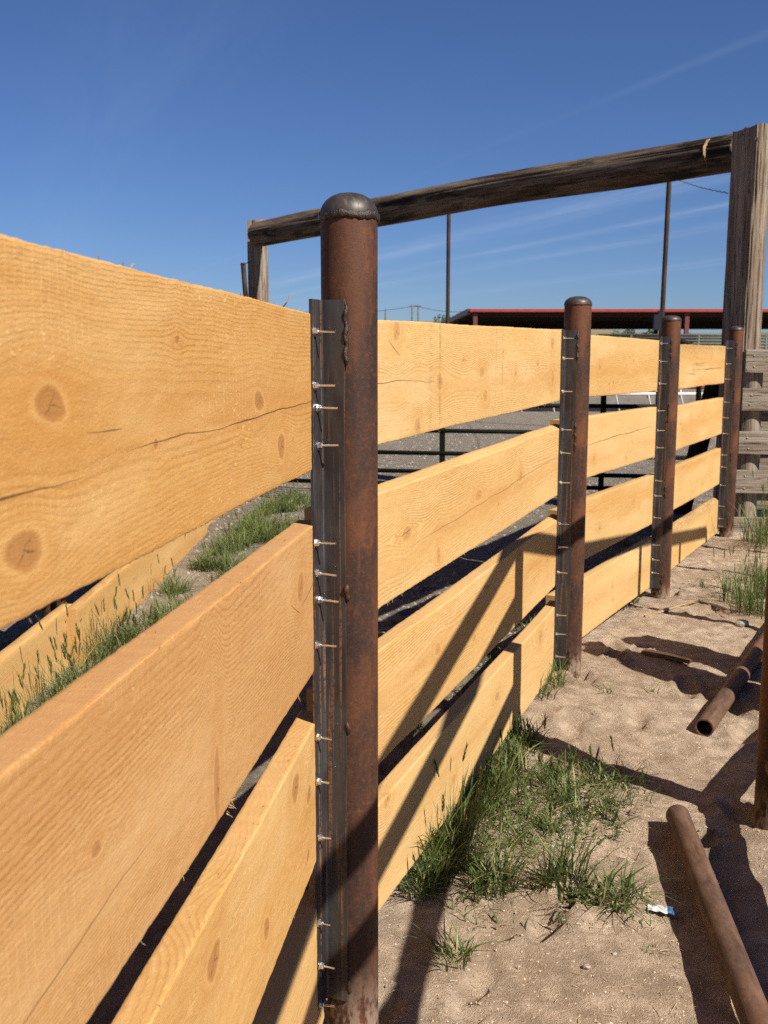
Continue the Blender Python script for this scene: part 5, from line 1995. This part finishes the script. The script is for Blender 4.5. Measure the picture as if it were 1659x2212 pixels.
# ------------------------------------------------------------------ background
def build_background():
    # open shed with red eave
    YN, YF = 60.0, 86.0
    nl = at(1018, 672, YN)
    xr = 34.0
    zN = z_at(668, YN)
    zF = z_at(706, YF)
    root = empty('open_shed', (nl.x, YN, 0), 'long open-sided shed with red eave and dark underside', 'shed')
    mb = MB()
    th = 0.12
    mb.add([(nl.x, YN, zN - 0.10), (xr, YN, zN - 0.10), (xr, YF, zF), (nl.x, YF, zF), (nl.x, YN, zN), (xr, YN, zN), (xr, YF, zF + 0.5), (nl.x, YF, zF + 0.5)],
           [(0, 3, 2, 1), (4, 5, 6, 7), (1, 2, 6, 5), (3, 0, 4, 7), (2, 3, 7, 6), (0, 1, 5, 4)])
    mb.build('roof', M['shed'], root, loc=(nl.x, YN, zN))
    mb = MB()
    mb.box(((nl.x + xr) / 2, YN - 0.14, zN - 0.075), ((xr - nl.x) / 2 + 0.1, 0.10, 0.08))
    mb.build('eave', M['red'], root, loc=(nl.x, YN, zN))
    mb = MB()
    v0, v1 = Vector((nl.x - 0.12, YN, zN - 0.12)), Vector((nl.x - 0.12, YF, zF + 0.25))
    d = (v1 - v0)
    mb.box((v0 + v1) / 2, (0.10, d.length / 2, 0.15), (Vector((1, 0, 0)), d.normalized(), d.normalized().cross(Vector((1, 0, 0))) * -1))
    mb.build('gable_trim', M['red_col'], root, loc=v0)
    for xp in (1026, 1481, 1905):
        c = at(xp, 760, YN)
        mb = MB()
        mb.box((c.x, YN + 0.05, (zN - 0.24) / 2), (0.115, 0.115, (zN - 0.24) / 2))
        mb.build('column', M['red_col'], root, loc=(c.x, YN, 0))
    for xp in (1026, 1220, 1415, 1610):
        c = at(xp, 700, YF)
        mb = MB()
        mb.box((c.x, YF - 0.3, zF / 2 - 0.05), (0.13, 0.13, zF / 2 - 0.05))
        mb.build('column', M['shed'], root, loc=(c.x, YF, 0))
    for k in range(5):
        yy = YN + 2 + k * 5.5
        t = (yy - YN) / (YF - YN)
        mb = MB()
        mb.box(((nl.x + xr) / 2, yy, (zN - 0.1) + (zF - zN + 0.1) * t - 0.14), ((xr - nl.x) / 2 - 0.2, 0.06, 0.12))
        mb.build('purlin', M['shed'], root, loc=(nl.x, yy, zN))

    # light poles
    def pole(xb, yb, xt, yt, Y, r, label, ztop=None, mat=M['rust_pole']):
        a = at(xb, yb, Y)
        b = at(xt, yt, Y)
        d = (b - a) / (b.z - a.z)
        p0 = a - d * a.z
        mb = MB()
        n = 8
        mb.tube([p0.lerp(b, k / n) for k in range(n + 1)], r, 16)
        o = mb.build('light_pole', mat, loc=p0, smooth=True, sharp=math.radians(50))
        tag(o, label, 'pole')
        return b
    pole(967, 697, 969.5, 452, 24.0, 0.044, 'slim dark brown pole rising behind the middle of the beam')
    pole(1430, 690, 1447, 360, 20.0, 0.045, 'rusty pole behind the third rusty post, under the beam')
    # small box clamped to the rusty pole
    c = at(1417, 696, 18.5)
    mb = MB()
    mb.box(c, (0.045, 0.05, 0.13))
    mb.box(c + Vector((0.055, 0, 0.03)), (0.025, 0.04, 0.17))
    o = mb.build('switch_box', M['blue_box'], loc=c)
    tag(o, 'small dark box on the rusty pole beside the third post', 'box')
    # short rusty pole left of the gateway with a wire
    pole(532, 660, 525, 568, 15.0, 0.035, 'short rusty pole left of the far gateway post', mat=M['rust_pole'])
    mb = MB()
    a, b, c = at(519, 572, 15.0), at(527, 571, 14.95), at(540, 565, 15.2)
    mb.tube([a, b, c], 0.006, 5)
    o = mb.build('tie_wire', M['wire'], loc=b)
    tag(o, 'twist of wire tied round the short rusty pole', 'wire')
    # twisted wire hanging from the pole under the beam to the right gateway post
    mb = MB()
    pts = []
    for k in range(61):
        t = k / 60
        q = at(1450 + 122 * t, 383 + 34 * t + 4 * math.sin(math.pi * t) , 19.5 - 9.8 * t)
        pts.append(q + Vector((0, 0, 0.0045 * math.sin(k * 1.25))))
    mb.tube(pts, 0.0055, 5)
    o = mb.build('strung_wire', M['wire'], loc=pts[0])
    tag(o, 'twisted wire strung from the rusty pole to the right gateway post', 'wire')

    # far pipe corral on the right
    root = empty('corral_fence', (12, 46, 0), 'grey-green pipe corral in front of the green field', 'fence')
    Y = 46.0
    xa, xb_ = at(1290, 740, Y).x, at(1800, 740, Y).x
    for k, yp in enumerate((724, 730, 736.5, 743, 750, 757)):
        z = z_at(yp, Y)
        mb = MB()
        mb.tube([(xa, Y, z), (xb_, Y, z)], 0.055, 8)
        mb.build('rail', M['corral'], root, loc=(xa, Y, z), smooth=True)
    for k in range(8):
        x = xa + (xb_ - xa) * k / 7
        mb = MB()
        mb.tube([(x, Y, 0), (x, Y, z_at(722, Y))], 0.06, 8)
        mb.build('post', M['corral'], root, loc=(x, Y, 0), smooth=True)

    # arena edge: white rail, red rail and grey kick board
    Y = 27.0
    root = empty('arena_rail', (5, Y, 0), 'white arena rail above a grey kick board at the far arena side', 'fence')
    xa, xb_ = at(560, 850, Y).x, at(1750, 850, Y).x
    mb = MB()
    z1, z0 = z_at(853, Y), z_at(880, Y)
    mb.box(((xa + xb_) / 2, Y + 0.3, (z_at(860, Y) + 0.0) / 2), ((xb_ - xa) / 2, 0.03, z_at(860, Y) / 2))
    mb.build('kick_board', M['greyplank'], root, loc=(xa, Y, 0))
    mb = MB()
    zr = z_at(851, Y)
    mb.tube([(xa, Y, zr), (xb_, Y, zr)], 0.045, 10)
    mb.build('rail', M['white'], root, loc=(xa, Y, zr), smooth=True)
    for k in range(18):
        x = xa + (xb_ - xa) * k / 17
        mb = MB()
        mb.tube([(x + 0.06, Y - 0.25, 0), (x, Y, zr), (x, Y, z_at(842, Y))], 0.022, 8)
        mb.build('post', M['white'], root, loc=(x, Y, 0), smooth=True)
    Y = 33.0
    root = empty('red_rail', (12, Y, 0), 'red pipe rail behind the white arena rail', 'fence')
    xa, xb_ = at(1400, 850, Y).x, at(1750, 850, Y).x
    mb = MB()
    zr = z_at(837, Y)
    mb.tube([(xa, Y, zr), (xb_, Y, zr)], 0.05, 10)
    mb.build('rail', M['red'], root, loc=(xa, Y, zr), smooth=True)
    for k in range(6):
        x = xa + (xb_ - xa) * k / 5
        mb = MB()
        mb.tube([(x, Y, 0), (x, Y, zr)], 0.04, 8)
        mb.build('post', M['red'], root, loc=(x, Y, 0), smooth=True)

    # power poles
    Y = 260.0
    root = empty('power_pole', (at(897, 690, Y).x, Y, 0), 'two-legged power line structure far away left of the tree', 'power pole')
    for xp in (890.5, 903.5):
        a, b = at(xp, 735, Y), at(xp, 659, Y)
        mb = MB()
        mb.tube([(a.x, Y, 0), (b.x, Y, b.z)], 0.22, 8)
        mb.build('leg', M['util'], root, loc=(a.x, Y, 0), smooth=True)
    a, b = at(885, 661.5, Y), at(909, 661.5, Y)
    mb = MB()
    mb.box((a + b) / 2, ((b - a).length / 2, 0.15, 0.16))
    mb.build('crossarm', M['util'], root, loc=a)
    Y = 300.0
    a = at(833, 668, Y)
    mb = MB()
    mb.tube([(a.x, Y, 0), (a.x, Y, a.z)], 0.26, 8)
    o = mb.build('power_pole', M['util'], loc=(a.x, Y, 0), smooth=True)
    tag(o, 'single far power pole just right of the nearest post', 'power pole')
    mb = MB()
    p, q, s = at(700, 668, 300), at(897, 661, 260), at(1060, 668, 240)
    for (u, v) in ((p, q), (q, s)):
        mb.tube([u.lerp(v, k / 8) + Vector((0, 0, -1.0 * math.sin(math.pi * k / 8))) for k in range(9)], 0.05, 4)
    o = mb.build('power_line', M['wire'], loc=q)
    tag(o, 'thin power line sagging between the far poles', 'power line')

    # trees
    def tree(name, cx_px, top_px, half_px, base_z, Y, seed, label, n=900, flat=1.0):
        r = random.Random(seed)
        top = at(cx_px, top_px, Y)
        R = half_px / F_PX * Y
        root = empty(name, (top.x, Y, 0), label, 'tree')
        zc = top.z - R * flat
        mb = MB()
        mb.tube([(top.x, Y, -0.2), (top.x + 0.1, Y, zc * 0.6), (top.x, Y, zc)], [0.22, 0.16, 0.07], 8)
        for k in range(6):
            an = r.uniform(0, 6.28)
            e = Vector((top.x + math.cos(an) * R * 0.7, Y + math.sin(an) * R * 0.7, zc + r.uniform(-0.2, 0.6) * R))
            mb.tube([(top.x, Y, zc * 0.65), (Vector((top.x, Y, zc * 0.65)) + e) / 2 + Vector((0, 0, 0.2)), e], [0.08, 0.06, 0.02], 6)
        mb.build('trunk', M['bark'], root, loc=(top.x, Y, 0))
        lobes = [(Vector((r.gauss(0, 0.48), r.gauss(0, 0.48), r.gauss(0, 0.34) * flat)) * R, R * r.uniform(0.30, 0.52)) for _ in range(11)]
        vs, fs = [], []
        for _ in range(n):
            c0, rr = r.choice(lobes)
            d = Vector((r.gauss(0, 1), r.gauss(0, 1), r.gauss(0, 0.8))).normalized() * rr * r.uniform(0.55, 1.05)
            c = c0 + d + Vector((top.x, Y, zc))
            s = r.uniform(0.06, 0.15) * max(1, R / 1.6)
            a = Vector((r.gauss(0, 1), r.gauss(0, 1), r.gauss(0, 1))).normalized()
            b = a.orthogonal().normalized()
            k = len(vs)
            vs += [c + a * s, c + b * s * 0.6, c - a * s, c - b * s * 0.6]
            fs.append((k, k + 1, k + 2, k + 3))
        mb = MB()
        mb.add(vs, fs)
        mb.build('crown', M['leaf'], root, loc=(top.x, Y, zc))
    tree('broadleaf_tree', 985, 667, 34, 0, 95.0, 4, 'round green tree behind the slim pole, left of the shed', 1500)
    tree('broadleaf_tree', 1362, 708, 28, 0, 120.0, 5, 'dark low tree seen under the shed left of the third post', 1400, 0.7)
    tree('broadleaf_tree', 1408, 713, 20, 0, 120.0, 7, 'smaller tree seen under the shed just left of the third post', 900, 0.7)
    tree('broadleaf_tree', 1495, 714, 14, 0, 125.0, 6, 'small pale tree beside the right shed column', 600)


build_background()
